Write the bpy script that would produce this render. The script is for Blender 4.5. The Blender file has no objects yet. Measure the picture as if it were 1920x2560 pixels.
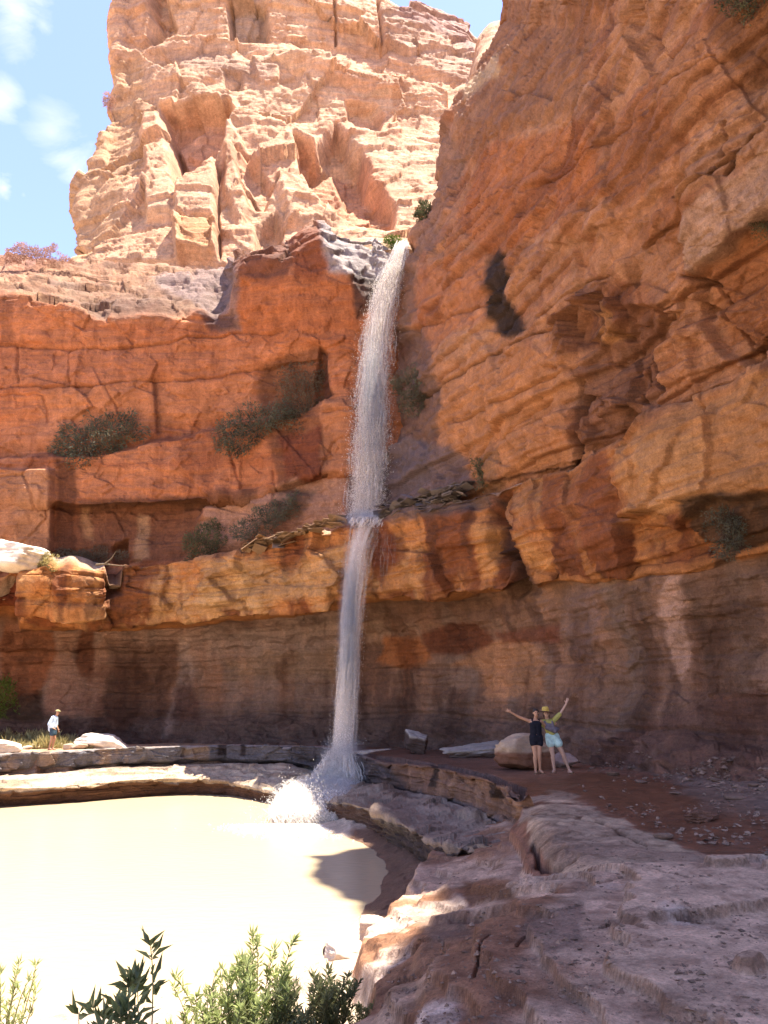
import bpy, math, random
import numpy as np
from mathutils import Vector, Matrix

random.seed(7)
RNG = np.random.default_rng(7)
SC = bpy.context.scene

# ------------------------------------------------------------------ camera, sky, sun, exposure
FPX = 1897.0
PITCH = math.radians(14.91)
CAM = np.array([0.0, 0.0, 1.6])
cam_d = bpy.data.cameras.new('camera')
cam = bpy.data.objects.new('camera', cam_d)
SC.collection.objects.link(cam)
SC.camera = cam
cam.location = CAM
cam.rotation_euler = (math.radians(90) + PITCH, 0, 0)
cam_d.sensor_fit = 'VERTICAL'
cam_d.sensor_height = 36.0
cam_d.lens = FPX / 2560 * 36.0
cam_d.clip_start = 0.1
cam_d.clip_end = 3000

SUN_EL = math.radians(76)
SUN_AZ = math.radians(76)          # measured from +Y towards +X
S_DIR = Vector((math.cos(SUN_EL) * math.sin(SUN_AZ), math.cos(SUN_EL) * math.cos(SUN_AZ), math.sin(SUN_EL)))
sun_d = bpy.data.lights.new('sun', 'SUN')
sun_d.energy = 4.7
sun_d.angle = math.radians(0.5)
sun_d.color = (1.0, 0.93, 0.81)
sun = bpy.data.objects.new('sun', sun_d)
SC.collection.objects.link(sun)
sun.rotation_euler = S_DIR.to_track_quat('Z', 'Y').to_euler()

SC.view_settings.view_transform = 'Standard'
SC.view_settings.look = 'None'
SC.view_settings.gamma = 1
SC.view_settings.use_curve_mapping = False
SC.view_settings.exposure = 2.1
SC.cycles.max_bounces = 8
SC.cycles.diffuse_bounces = 6
SC.cycles.transparent_max_bounces = 48

COSP, SINP = math.cos(PITCH), math.sin(PITCH)


def ray(px, py):
    a = np.asarray(px, float) - 960.0
    b = 1280.0 - np.asarray(py, float)
    return np.stack([a, FPX * COSP - b * SINP, FPX * SINP + b * COSP], -1)


def P(px, py, d):
    """world point seen along bearing (px, py) of the survey photo, at distance d north"""
    v = ray(px, py)
    return CAM + v * (np.asarray(d, float) / v[..., 1])[..., None]


def Pz(px, py, z):
    v = ray(px, py)
    return CAM + v * ((z - CAM[2]) / v[..., 2])[..., None]


def proj(W):
    r = W - CAM
    f = r[..., 1] * COSP + r[..., 2] * SINP
    u = -r[..., 1] * SINP + r[..., 2] * COSP
    f = np.where(np.abs(f) < 1e-6, 1e-6, f)
    px = 960 + FPX * r[..., 0] / f
    py = 1280 - FPX * u / f
    bad = f < 0.3
    return np.where(bad, -9999, px), np.where(bad, -9999, py)


# world
W = bpy.data.worlds.new('World')
SC.world = W
W.use_nodes = True
wn, wl = W.node_tree.nodes, W.node_tree.links
wn.clear()
w_out = wn.new('ShaderNodeOutputWorld')
w_bg = wn.new('ShaderNodeBackground')
w_bg.inputs['Strength'].default_value = 0.13
sky = wn.new('ShaderNodeTexSky')
sky.sky_type = 'NISHITA'
sky.sun_disc = False
sky.sun_elevation = SUN_EL
sky.sun_rotation = SUN_AZ
sky.altitude = 1500
sky.air_density = 1.2
sky.dust_density = 0.8
sky.ozone_density = 3.0
tc = wn.new('ShaderNodeTexCoord')


def wmath(op, a, b=None, c=None):
    n = wn.new('ShaderNodeMath')
    n.operation = op
    for i, x in enumerate((a, b, c)):
        if x is None:
            continue
        if isinstance(x, (int, float)):
            n.inputs[i].default_value = x
        else:
            wl.new(x, n.inputs[i])
    return n.outputs[0]


wno = wn.new('ShaderNodeTexNoise')
wno.inputs['Scale'].default_value = 9.0
wno.inputs['Detail'].default_value = 8
wno.inputs['Roughness'].default_value = 0.62
wno.inputs['Distortion'].default_value = 0.5
wmap = wn.new('ShaderNodeMapping')
wmap.inputs['Scale'].default_value = (1, 1, 1.5)
wl.new(tc.outputs['Generated'], wmap.inputs['Vector'])
wl.new(wmap.outputs['Vector'], wno.inputs['Vector'])
cloud = None
for (px, py, rad, dens) in [(10, 470, 0.055, 1.15), (60, 485, 0.03, 1.0), (185, 420, 0.075, 0.72), (230, 520, 0.06, 0.6), (130, 330, 0.06, 0.4), (0, 250, 0.045, 0.75),
                            (40, 30, 0.08, 0.72), (110, 60, 0.04, 0.5), (-500, 300, 0.16, 0.9), (-700, 700, 0.2, 1.0), (-700, -200, 0.2, 0.8),
                            (900, -700, 0.3, 0.7), (2600, 100, 0.4, 0.8)]:
    v = ray(px, py)
    v = v / np.linalg.norm(v)
    vd = wn.new('ShaderNodeVectorMath')
    vd.operation = 'DISTANCE'
    nrm = wn.new('ShaderNodeVectorMath')
    nrm.operation = 'NORMALIZE'
    wl.new(tc.outputs['Generated'], nrm.inputs[0])
    wl.new(nrm.outputs[0], vd.inputs[0])
    vd.inputs[1].default_value = v
    t = wmath('DIVIDE', vd.outputs['Value'], rad)
    t = wmath('SUBTRACT', 1.0, t)
    t = wmath('MAXIMUM', t, -1.0)
    t = wmath('MULTIPLY', t, 0.6)
    t = wmath('ADD', t, wno.outputs[0])
    t = wmath('SUBTRACT', t, 0.80)
    t = wmath('MULTIPLY', t, 3.2 * dens)
    t = wmath('MAXIMUM', t, 0.0)
    t = wmath('MINIMUM', t, dens if dens < 1 else 1.0)
    cloud = t if cloud is None else wmath('MAXIMUM', cloud, t)
wmix = wn.new('ShaderNodeMix')
wmix.data_type = 'RGBA'
wl.new(cloud, wmix.inputs['Factor'])
wtint = wn.new('ShaderNodeMix')
wtint.data_type = 'RGBA'
wtint.blend_type = 'MULTIPLY'
wtint.inputs['Factor'].default_value = 1.0
wl.new(sky.outputs[0], wtint.inputs['A'])
wtint.inputs['B'].default_value = (0.93, 0.77, 0.85, 1)
wl.new(wtint.outputs['Result'], wmix.inputs['A'])
wmix.inputs['B'].default_value = (2.6, 2.6, 2.7, 1)
wl.new(wmix.outputs['Result'], w_bg.inputs['Color'])
wl.new(w_bg.outputs[0], w_out.inputs[0])


# ------------------------------------------------------------------ numeric noise
def _h(ix, iy, iz, seed):
    x = (ix.astype(np.int64) * 374761393 + iy.astype(np.int64) * 668265263 + iz.astype(np.int64) * 2147483647 + seed * 974634777) & 0xFFFFFFFF
    x = ((x ^ (x >> 13)) * 1274126177) & 0xFFFFFFFF
    x = ((x ^ (x >> 16)) * 2246822519) & 0xFFFFFFFF
    return (x ^ (x >> 15)) & 0xFFFFFF


def vnoise(p, seed=0):
    i = np.floor(p).astype(np.int64)
    f = p - i
    w = f * f * f * (f * (f * 6 - 15) + 10)
    out = 0
    for dx in (0, 1):
        wx = w[:, 0] if dx else 1 - w[:, 0]
        for dy in (0, 1):
            wy = w[:, 1] if dy else 1 - w[:, 1]
            for dz in (0, 1):
                wz = w[:, 2] if dz else 1 - w[:, 2]
                out = out + wx * wy * wz * _h(i[:, 0] + dx, i[:, 1] + dy, i[:, 2] + dz, seed)
    return out / 0xFFFFFF * 2 - 1


def fbm(p, octv=4, seed=0, gain=0.5, lac=2.07):
    a, s, n = 1.0, 0.0, 0.0
    q = p.copy()
    for k in range(octv):
        s = s + a * vnoise(q, seed + k * 17)
        n += a
        a *= gain
        q = q * lac + 11.3
    return s / n


def facets(p, seed=0, tilt=0.6):
    """chunky broken-rock field: a random tilted plane per cell; returns (height -1..1, edge 0..1, cell rnd)"""
    i = np.floor(p).astype(np.int64)
    n = len(p)
    b1 = np.full(n, 9.0)
    b2 = np.full(n, 9.0)
    hh = np.zeros(n)
    rr = np.zeros(n)
    for dx in (-1, 0, 1):
        for dy in (-1, 0, 1):
            for dz in (-1, 0, 1):
                cx, cy, cz = i[:, 0] + dx, i[:, 1] + dy, i[:, 2] + dz
                h1 = _h(cx, cy, cz, seed)
                a = (h1 & 0xFF) / 255.0
                b = ((h1 >> 8) & 0xFF) / 255.0
                c = ((h1 >> 16) & 0xFF) / 255.0
                qx = p[:, 0] - (cx + a)
                qy = p[:, 1] - (cy + b)
                qz = p[:, 2] - (cz + c)
                d = np.sqrt(qx * qx + qy * qy + qz * qz)
                h2 = _h(cx, cy, cz, seed + 5)
                ta = (h2 & 0xFF) / 127.5 - 1
                tb = ((h2 >> 8) & 0xFF) / 127.5 - 1
                tc_ = ((h2 >> 16) & 0xFF) / 127.5 - 1
                val = (a + b + c) * 0.667 - 1 + tilt * (ta * qx + tb * qy + tc_ * qz) * 1.6
                m = d < b1
                b2 = np.where(m, b1, np.minimum(b2, d))
                b1 = np.where(m, d, b1)
                hh = np.where(m, val, hh)
                rr = np.where(m, ta, rr)
    return hh, np.clip((b2 - b1) * 4, 0, 1), rr


def beds(z, thick, seed, wob=0.0, edge=0.12):
    """rock beds: every layer stands a random amount proud, with a crisp parting between layers"""
    q = (z + wob) / thick
    q = q + 0.35 * np.sin(q * 1.7 + seed) + 0.2 * np.sin(q * 3.9 + seed * 2)
    i = np.floor(q)
    f = q - i
    o = np.zeros_like(i)
    hz = lambda k: _h(k.astype(np.int64), o, o, seed) / 0xFFFFFF
    t = np.clip(f / edge, 0, 1)
    t = t * t * (3 - 2 * t)
    val = hz(i - 1) * (1 - t) + hz(i) * t
    part = np.exp(-((f - edge * 0.5) / (edge * 0.5)) ** 2)
    return val * 2 - 1, part


def sstep(a, b, x):
    t = np.clip((x - a) / (b - a), 0, 1)
    return t * t * (3 - 2 * t)


def sdpoly(x, y, poly):
    """signed distance to polygon, positive inside"""
    poly = np.asarray(poly, float)
    d = np.full(x.shape, 1e18)
    inside = np.zeros(x.shape, bool)
    n = len(poly)
    for k in range(n):
        ax, ay = poly[k]
        bx, by = poly[(k + 1) % n]
        ex, ey = bx - ax, by - ay
        wx, wy = x - ax, y - ay
        t = np.clip((wx * ex + wy * ey) / (ex * ex + ey * ey + 1e-12), 0, 1)
        d = np.minimum(d, (wx - ex * t) ** 2 + (wy - ey * t) ** 2)
        c = ((ay > y) != (by > y))
        with np.errstate(divide='ignore', invalid='ignore'):
            c &= x < (bx - ax) * (y - ay) / (by - ay + 1e-18) + ax
        inside ^= c
    d = np.sqrt(d)
    return np.where(inside, d, -d)


def sdline(x, y, pts):
    pts = np.asarray(pts, float)
    d = np.full(x.shape, 1e18)
    for k in range(len(pts) - 1):
        ax, ay = pts[k]
        bx, by = pts[k + 1]
        ex, ey = bx - ax, by - ay
        wx, wy = x - ax, y - ay
        t = np.clip((wx * ex + wy * ey) / (ex * ex + ey * ey + 1e-12), 0, 1)
        d = np.minimum(d, (wx - ex * t) ** 2 + (wy - ey * t) ** 2)
    return np.sqrt(d)


def lin(r, g, b):
    m_ = (r + g + b) / 3.0
    c = (m_ + (np.array([r, g, b]) - m_) * 0.87) / 255.0
    return 0.8 * np.where(c <= 0.04045, c / 12.92, ((c + 0.055) / 1.055) ** 2.4)


# ------------------------------------------------------------------ objects
def tag(o, label=None, cat=None, group=None, kind=None):
    if label: o['label'] = label
    if cat: o['category'] = cat
    if group: o['group'] = group
    if kind: o['kind'] = kind
    return o


def empty(name, loc=(0, 0, 0)):
    o = bpy.data.objects.new(name, None)
    o.empty_display_size = 0.2
    SC.collection.objects.link(o)
    o.location = loc
    return o


def mesh_np(name, V, Fc, mat, parent=None, col=None, smooth=True, loc=None):
    """V (n,3), Fc (m,k) arrays -> one mesh object"""
    V = np.asarray(V, np.float32)
    if loc is not None:
        V = V - np.asarray(loc, np.float32)
    me = bpy.data.meshes.new(name)
    Fc = np.asarray(Fc, np.int32)
    m, k = Fc.shape
    me.vertices.add(len(V))
    me.vertices.foreach_set('co', V.ravel())
    me.loops.add(m * k)
    me.loops.foreach_set('vertex_index', Fc.ravel())
    me.polygons.add(m)
    me.polygons.foreach_set('loop_start', np.arange(0, m * k, k, dtype=np.int32))
    me.polygons.foreach_set('loop_total', np.full(m, k, np.int32))
    me.polygons.foreach_set('use_smooth', np.full(m, bool(smooth)))
    me.update(calc_edges=True)
    if col is not None:
        a = me.attributes.new('Col', 'FLOAT_COLOR', 'POINT')
        c = np.ones((len(V), 4), np.float32)
        c[:, :col.shape[1]] = col
        a.data.foreach_set('color', c.ravel())
    me.materials.append(mat)
    o = bpy.data.objects.new(name, me)
    SC.collection.objects.link(o)
    if parent is not None:
        o.parent = parent
    elif loc is not None:
        o.location = loc
    return o


def grid_faces(nr, nc, flip=False):
    i = np.arange(nr * nc).reshape(nr, nc)
    a, b, c, d = i[:-1, :-1], i[:-1, 1:], i[1:, 1:], i[1:, :-1]
    q = np.stack([a, d, c, b] if not flip else [a, b, c, d], -1).reshape(-1, 4)
    return q


def net(lines, step=2.7, coarse=22, smooth_u=True, rowstep=None):
    """control net of world points -> dense grid (nr,nc,3)."""
    N = np.array(lines, float)                 # R,K,3
    R, K, _ = N.shape
    px, py = proj(N)
    # columns
    cols = []
    for k in range(K - 1):
        L = np.hypot(px[:, k + 1] - px[:, k], py[:, k + 1] - py[:, k])
        vis = ((px[:, k] > -60) | (px[:, k + 1] > -60)) & ((px[:, k] < 1980) | (px[:, k + 1] < 1980)) & (px[:, k] > -5000) & (px[:, k + 1] > -5000) & (py[:, k] > -60) & (py[:, k] < 2700)
        if vis.any():
            n = min(330, max(2, int(np.median(L[vis]) / step) + 1))
        else:
            n = max(3, int(min(np.median(L), 900) / coarse) + 1)
        cols.append(k + np.arange(n) / n)
    cols = np.concatenate(cols + [[K - 1]])
    ki = np.minimum(cols.astype(int), K - 2)
    t = (cols - ki)[None, :, None]
    g = lambda j: N[:, np.clip(j, 0, K - 1)]
    p0, p1, p2, p3 = g(ki - 1), g(ki), g(ki + 1), g(ki + 2)
    if smooth_u:
        m1 = (p2 - p0) * 0.35
        m2 = (p3 - p1) * 0.35
        A = (2 * t ** 3 - 3 * t ** 2 + 1) * p1 + (t ** 3 - 2 * t ** 2 + t) * m1 + (-2 * t ** 3 + 3 * t ** 2) * p2 + (t ** 3 - t ** 2) * m2
    else:
        A = p1 * (1 - t) + p2 * t
    px, py = proj(A)
    rows = []
    for r in range(R - 1):
        L = np.hypot(px[r + 1] - px[r], py[r + 1] - py[r])
        vis = (py[r + 1] > -60) & (py[r] > -400) & (py[r] < 2700) & (px[r] > -60) & (px[r] < 1980)
        W3 = np.linalg.norm(A[r + 1] - A[r], axis=1)
        if vis.any():
            n = min(170, max(3, int(np.percentile(L[vis], 70) / (rowstep or step)) + 1, min(40, int(np.median(W3) / 0.35) + 1)))
        else:
            n = max(3, int(np.median(W3) / 0.9) + 1)
        rows.append(r + np.arange(n) / n)
    rows = np.concatenate(rows + [[R - 1]])
    ri = np.minimum(rows.astype(int), R - 2)
    t = (rows - ri)[:, None, None]
    G = A[ri] * (1 - t) + A[ri + 1] * t
    return G, rows, cols


def gnormals(G):
    du = np.gradient(G, axis=1)
    dv = np.gradient(G, axis=0)
    n = np.cross(dv, du)
    l = np.linalg.norm(n, axis=-1, keepdims=True)
    n = n / np.maximum(l, 1e-9)
    # smooth normals a little so displacement does not self-intersect at creases
    for _ in range(3):
        m = n.copy()
        m[1:-1] = n[:-2] + n[1:-1] + n[2:]
        m[:, 1:-1] = m[:, :-2] + m[:, 1:-1] + m[:, 2:]
        n = m / np.maximum(np.linalg.norm(m, axis=-1, keepdims=True), 1e-9)
    # face the camera
    s = np.sign(np.median(((CAM - G) * n).sum(-1)))
    return n * s


def curve(pts, xs):
    a = np.array(pts, float)
    return np.interp(xs, a[:, 0], a[:, 1])


class Paint:
    def __init__(self, Wp, base):
        self.W = Wp
        self.px, self.py = proj(Wp)
        n = len(Wp)
        self.c = np.tile(np.asarray(base, float), (n, 1)) if np.ndim(base) == 1 else base
        q = np.stack([self.px / 60, self.py / 60, Wp[:, 1] * 0.05], 1)
        self.wx = fbm(q, 3, 91)
        self.wy = fbm(q + 50, 3, 92)

    def mask(self, poly, soft=12, warp=18):
        x = self.px + self.wx * warp
        y = self.py + self.wy * warp
        return sstep(-soft, soft, sdpoly(x, y, poly))

    def stroke(self, pts, width, soft=8, warp=12):
        x = self.px + self.wx * warp
        y = self.py + self.wy * warp
        return 1 - sstep(width - soft, width + soft, sdline(x, y, pts))

    def mix(self, m, rgb, amt=1.0):
        m = (m * amt)[:, None]
        self.c = self.c * (1 - m) + np.asarray(rgb) * m

    def mul(self, m, rgb):
        m = m[:, None]
        self.c = self.c * (1 - m + m * np.asarray(rgb))


# ------------------------------------------------------------------ materials
def new_mat(name):
    m = bpy.data.materials.new(name)
    m.use_nodes = True
    n, l = m.node_tree.nodes, m.node_tree.links
    n.clear()
    o = n.new('ShaderNodeOutputMaterial')
    b = n.new('ShaderNodeBsdfPrincipled')
    l.new(b.outputs[0], o.inputs[0])
    return m, n, l, b, o


def rock_mat(name, scale=1.0, bump=0.6, rough=0.85, var=0.35, strat=0.5, spec=0.25, bdist=0.06, drip=0.9, crack=0.012):
    m, n, l, b, o = new_mat(name)
    at = n.new('ShaderNodeAttribute')
    at.attribute_name = 'Col'
    tcn = n.new('ShaderNodeTexCoord')
    mp = n.new('ShaderNodeMapping')
    mp.inputs['Scale'].default_value = (scale, scale, scale)
    l.new(tcn.outputs['Object'], mp.inputs['Vector'])
    n1 = n.new('ShaderNodeTexNoise')
    n1.inputs['Scale'].default_value = 1.1
    n1.inputs['Detail'].default_value = 9
    n1.inputs['Roughness'].default_value = 0.68
    l.new(mp.outputs[0], n1.inputs['Vector'])
    n2 = n.new('ShaderNodeTexNoise')
    n2.inputs['Scale'].default_value = 7
    n2.inputs['Detail'].default_value = 6
    n2.inputs['Roughness'].default_value = 0.75
    l.new(mp.outputs[0], n2.inputs['Vector'])
    # bedding-parallel laminae
    mp2 = n.new('ShaderNodeMapping')
    mp2.inputs['Scale'].default_value = (0.35 * scale, 0.35 * scale, 6 * scale)
    l.new(tcn.outputs['Object'], mp2.inputs['Vector'])
    n3 = n.new('ShaderNodeTexNoise')
    n3.inputs['Scale'].default_value = 1.0
    n3.inputs['Detail'].default_value = 6
    n3.inputs['Roughness'].default_value = 0.7
    l.new(mp2.outputs[0], n3.inputs['Vector'])
    # pits and cracks
    vo = n.new('ShaderNodeTexVoronoi')
    vo.feature = 'DISTANCE_TO_EDGE'
    vo.inputs['Scale'].default_value = 0.9 * scale
    wv = n.new('ShaderNodeVectorMath')
    wv.operation = 'ADD'
    sc_ = n.new('ShaderNodeVectorMath')
    sc_.operation = 'SCALE'
    sc_.inputs['Scale'].default_value = 0.9
    l.new(n1.outputs['Color'], sc_.inputs[0])
    l.new(tcn.outputs['Object'], wv.inputs[0])
    l.new(sc_.outputs[0], wv.inputs[1])
    l.new(wv.outputs[0], vo.inputs['Vector'])
    cr = n.new('ShaderNodeMapRange')
    cr.inputs['From Max'].default_value = 0.03
    cr.inputs['To Min'].default_value = 0.0
    l.new(vo.outputs['Distance'], cr.inputs['Value'])

    def mr(sock, lo, hi, tmin, tmax):
        r = n.new('ShaderNodeMapRange')
        r.inputs['From Min'].default_value = lo
        r.inputs['From Max'].default_value = hi
        r.inputs['To Min'].default_value = tmin
        r.inputs['To Max'].default_value = tmax
        l.new(sock, r.inputs['Value'])
        return r.outputs[0]

    def mm(op, a, c):
        x = n.new('ShaderNodeMath')
        x.operation = op
        for i, s in enumerate((a, c)):
            if isinstance(s, (int, float)):
                x.inputs[i].default_value = s
            else:
                l.new(s, x.inputs[i])
        return x.outputs[0]
    v1 = mr(n1.outputs[0], 0.3, 0.7, 1 - var, 1 + var)
    v2 = mr(n2.outputs[0], 0.3, 0.7, 1 - var * 0.7, 1 + var * 0.7)
    v3 = mr(n3.outputs[0], 0.3, 0.7, 1 - var * strat, 1 + var * strat)
    n4 = n.new('ShaderNodeTexNoise')
    n4.inputs['Scale'].default_value = 21
    n4.inputs['Detail'].default_value = 5
    n4.inputs['Roughness'].default_value = 0.8
    l.new(mp.outputs[0], n4.inputs['Vector'])
    mp3 = n.new('ShaderNodeMapping')
    mp3.inputs['Scale'].default_value = (5 * scale, 5 * scale, 0.5 * scale)
    l.new(tcn.outputs['Object'], mp3.inputs['Vector'])
    n5 = n.new('ShaderNodeTexNoise')
    n5.inputs['Scale'].default_value = 1.0
    n5.inputs['Detail'].default_value = 7
    n5.inputs['Roughness'].default_value = 0.75
    l.new(mp3.outputs[0], n5.inputs['Vector'])
    v4 = mr(n4.outputs[0], 0.35, 0.65, 1 - var * 0.9, 1 + var * 0.9)
    v5 = mr(n5.outputs[0], 0.3, 0.7, 1 - var * drip, 1 + var * drip)
    pit = mr(n4.outputs[0], 0.28, 0.38, 0.55, 1.0)
    v = mm('MULTIPLY', mm('MULTIPLY', v1, v2), v3)
    v = mm('MULTIPLY', mm('MULTIPLY', v, v4), mm('MULTIPLY', v5, pit))
    mul = n.new('ShaderNodeVectorMath')
    mul.operation = 'SCALE'
    l.new(at.outputs['Color'], mul.inputs[0])
    l.new(v, mul.inputs['Scale'])
    l.new(mul.outputs[0], b.inputs['Base Color'])
    hgt = mm('ADD', mm('ADD', mm('MULTIPLY', n1.outputs[0], 1.0), mm('ADD', mm('MULTIPLY', n2.outputs[0], 0.35), mm('MULTIPLY', n4.outputs[0], 0.16))),
             mm('ADD', mm('MULTIPLY', n3.outputs[0], strat), mm('MULTIPLY', cr.outputs[0], crack)))
    bp = n.new('ShaderNodeBump')
    bp.inputs['Strength'].default_value = bump
    bp.inputs['Distance'].default_value = bdist / scale * 5
    l.new(hgt, bp.inputs['Height'])
    l.new(bp.outputs[0], b.inputs['Normal'])
    # alpha of Col = dryness -> roughness
    rr = n.new('ShaderNodeMapRange')
    rr.inputs['To Min'].default_value = 0.35
    rr.inputs['To Max'].default_value = rough
    l.new(at.outputs['Alpha'], rr.inputs['Value'])
    l.new(rr.outputs[0], b.inputs['Roughness'])
    b.inputs['Specular IOR Level'].default_value = spec
    return m


def plain(name, rgb, rough=0.7, spec=0.3, transl=0.0, noise=0.25, nscale=12):
    m, n, l, b, o = new_mat(name)
    tcn = n.new('ShaderNodeTexCoord')
    nz = n.new('ShaderNodeTexNoise')
    nz.inputs['Scale'].default_value = nscale
    nz.inputs['Detail'].default_value = 4
    l.new(tcn.outputs['Object'], nz.inputs['Vector'])
    cr = n.new('ShaderNodeValToRGB')
    cr.color_ramp.elements[0].position = 0.3
    cr.color_ramp.elements[1].position = 0.7
    cr.color_ramp.elements[0].color = (*[c * (1 - noise) for c in rgb], 1)
    cr.color_ramp.elements[1].color = (*[min(1, c * (1 + noise)) for c in rgb], 1)
    l.new(nz.outputs[0], cr.inputs[0])
    l.new(cr.outputs[0], b.inputs['Base Color'])
    b.inputs['Roughness'].default_value = rough
    b.inputs['Specular IOR Level'].default_value = spec
    if transl > 0:
        t = n.new('ShaderNodeBsdfTranslucent')
        l.new(cr.outputs[0], t.inputs[0])
        mx = n.new('ShaderNodeMixShader')
        mx.inputs[0].default_value = transl
        l.new(b.outputs[0], mx.inputs[1])
        l.new(t.outputs[0], mx.inputs[2])
        l.new(mx.outputs[0], o.inputs[0])
    return m


M_ROCK = rock_mat('red_sandstone', 1.0, 0.75, var=0.28, strat=0.5, drip=0.45)
M_FAR = rock_mat('far_sandstone', 0.45, 0.8, var=0.25, strat=0.5)
M_FLOOR = rock_mat('shelf_stone', 1.6, 1.0, var=0.32, strat=0.3, bdist=0.035, drip=0.0, crack=0.05)
M_BOULD = rock_mat('boulder_stone', 3.0, 0.7, var=0.2, strat=0.3, bdist=0.03, drip=0.2)

# ================================================================== LOWER CLIFF (shelf overhang and the alcove under it)
EXEC_PARTS = True
COLS = np.array([-700, -450, -250, -60, 0, 60, 130, 230, 330, 450, 560, 650, 760, 820, 870, 910, 950, 1000, 1050, 1150, 1230, 1330, 1420, 1500,
                 1560, 1640, 1700, 1800, 1920, 2000, 2150, 2350], float)
RIM = [(-700, 1440), (-250, 1440), (0, 1425), (130, 1420), (240, 1415), (330, 1412), (560, 1395), (640, 1372), (700, 1348), (760, 1330), (870, 1303), (950, 1296), (1000, 1283),
       (1150, 1243), (1330, 1192), (1420, 1178), (1560, 1108), (1700, 1050), (1920, 945), (2350, 740)]
RIMD = [(-700, 37), (-250, 38), (0, 38.6), (60, 38.6), (130, 39.3), (230, 39.6), (300, 40.6), (450, 40.4), (560, 39.3), (650, 38.2), (760, 36.8), (870, 35.0), (950, 34.5), (1050, 32.9), (1150, 31),
        (1330, 27.6), (1420, 26), (1560, 23.2), (1570, 22.9), (1700, 20.6), (1920, 18.2), (2150, 15.8), (2350, 13.9)]
UND = [(-700, 1570), (0, 1560), (230, 1562), (560, 1548), (760, 1525), (900, 1503), (1100, 1486), (1300, 1472), (1500, 1440), (1650, 1420), (1800, 1400),
       (1920, 1385), (2350, 1330)]
rim_y = curve(RIM, COLS)
rim_d = curve(RIMD, COLS)
und_y = curve(UND, COLS)
base_y = curve([(-700, 1850), (0, 1850), (500, 1852), (850, 1856), (1000, 1858), (1150, 1866), (1300, 1882), (1500, 1905), (1700, 1935), (1920, 1978), (2350, 2080)], COLS)
base_d = curve([(-700, 44), (0, 44.5), (450, 45.5), (850, 43), (1000, 40), (1150, 36.5), (1300, 32), (1500, 26.5), (1700, 22), (1920, 18.6), (2350, 14)], COLS)
back_d = np.maximum(base_d, rim_d + 2.0)
rimw = P(COLS, rim_y, rim_d)
lines = [
    rimw + np.array([0, 7.0, 0.6]),
    rimw + np.array([0, 3.0, 0.15]),
    rimw,
    P(COLS, rim_y + (und_y - rim_y) * 0.28, rim_d - 0.15),
    P(COLS, rim_y + (und_y - rim_y) * 0.7, rim_d + 0.25),
    P(COLS, und_y, rim_d + 1.0),
    P(COLS, und_y + 12, rim_d * 0.25 + back_d * 0.75),
    P(COLS, und_y + (base_y - und_y) * 0.25, back_d + 0.3),
    P(COLS, und_y + (base_y - und_y) * 0.6, back_d + 0.9),
    P(COLS, und_y + (base_y - und_y) * 0.82, back_d + 0.4),
    P(COLS, base_y, base_d - 0.6),
]
floorline = P(COLS, base_y, base_d - 0.6)
fl = floorline.copy()
fl[:, 1] -= 1.5
fl[:, 2] = -0.6
lines.append(fl)
G, rows, cols = net(lines, rowstep=2.7)
Nn = gnormals(G)
nr, nc = G.shape[:2]
Wp = G.reshape(-1, 3)
Nf = Nn.reshape(-1, 3)
px, py = proj(Wp)
rowv = np.repeat(rows, nc)
lat = np.tile(px.reshape(nr, nc)[nr // 2], nr)
face = sstep(1.6, 2.2, rowv) * (1 - sstep(5.0, 5.3, rowv))
alcove = sstep(5.6, 6.2, rowv)
rightside = sstep(1000, 1300, px)
f1, e1, r1 = facets(Wp * np.array([0.30, 0.30, 0.38]) + 3, 3)
f2, e2, r2 = facets(Wp * np.array([0.75, 0.75, 1.3]) + 9, 4)
f3, e3, _ = facets(Wp * np.array([1.6, 1.6, 4.5]) + 19, 5)
fb = fbm(Wp * 0.35, 4, 6)
fbs = fbm(Wp * 1.6, 4, 8)
lam = fbm(Wp * np.array([0.12, 0.12, 2.2]), 4, 12)
disp = face * (0.42 * f1 + 0.10 * f2 + 0.07 * f3 * (1 - rightside * .4) + 0.14 * lam) + 0.45 * fb + 0.08 * fbs
disp += alcove * (0.08 * f2 + 0.05 * f3 + 0.12 * lam + 0.14 * f3 * sstep(9.0, 9.6, rowv))
bd1, pr1 = beds(Wp[:, 2], 1.0, 25, 0.6 * fbm(Wp * 0.1, 3, 321))
disp += face * 0.16 * bd1 - alcove * 0.0
bd2, pr2 = beds(Wp[:, 2], 0.5, 26, 0.5 * fbm(Wp * 0.1, 3, 322))
disp += alcove * 0.10 * bd2
disp -= face * (1 - e1) * 0.05
disp += 0.12 * lam
disp *= 1 - 0.6 * sstep(10.6, 11, rowv)
# block that sticks out on the right, layers at left
pt = Paint(Wp, np.zeros(3))
disp += 0.5 * pt.mask([(1565, 1120), (1930, 900), (2400, 800), (2400, 1190), (1930, 1240), (1800, 1250), (1700, 1320), (1600, 1310), (1580, 1200)], 8, 14) * (1 - sstep(1.0, 1.0001, -rowv))
disp += 0.2 * pt.mask([(1580, 1130), (1800, 1060), (1800, 1230), (1600, 1300)], 6, 10)
disp -= 1.1 * pt.mask([(1200, 1270), (1250, 1230), (1280, 1400), (1330, 1480), (1270, 1490), (1220, 1380)], 14, 16)
disp -= 1.0 * pt.mask([(262, 1400), (300, 1400), (310, 1490), (265, 1500)], 6, 8)
disp += 0.6 * pt.mask([(40, 1430), (130, 1415), (260, 1420), (262, 1530), (40, 1530)], 8, 12)
disp -= 1.5 * pt.mask([(-60, 1430), (45, 1430), (40, 1570), (-60, 1570)], 10, 8)
Wd = Wp + Nf * disp[:, None]
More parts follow.
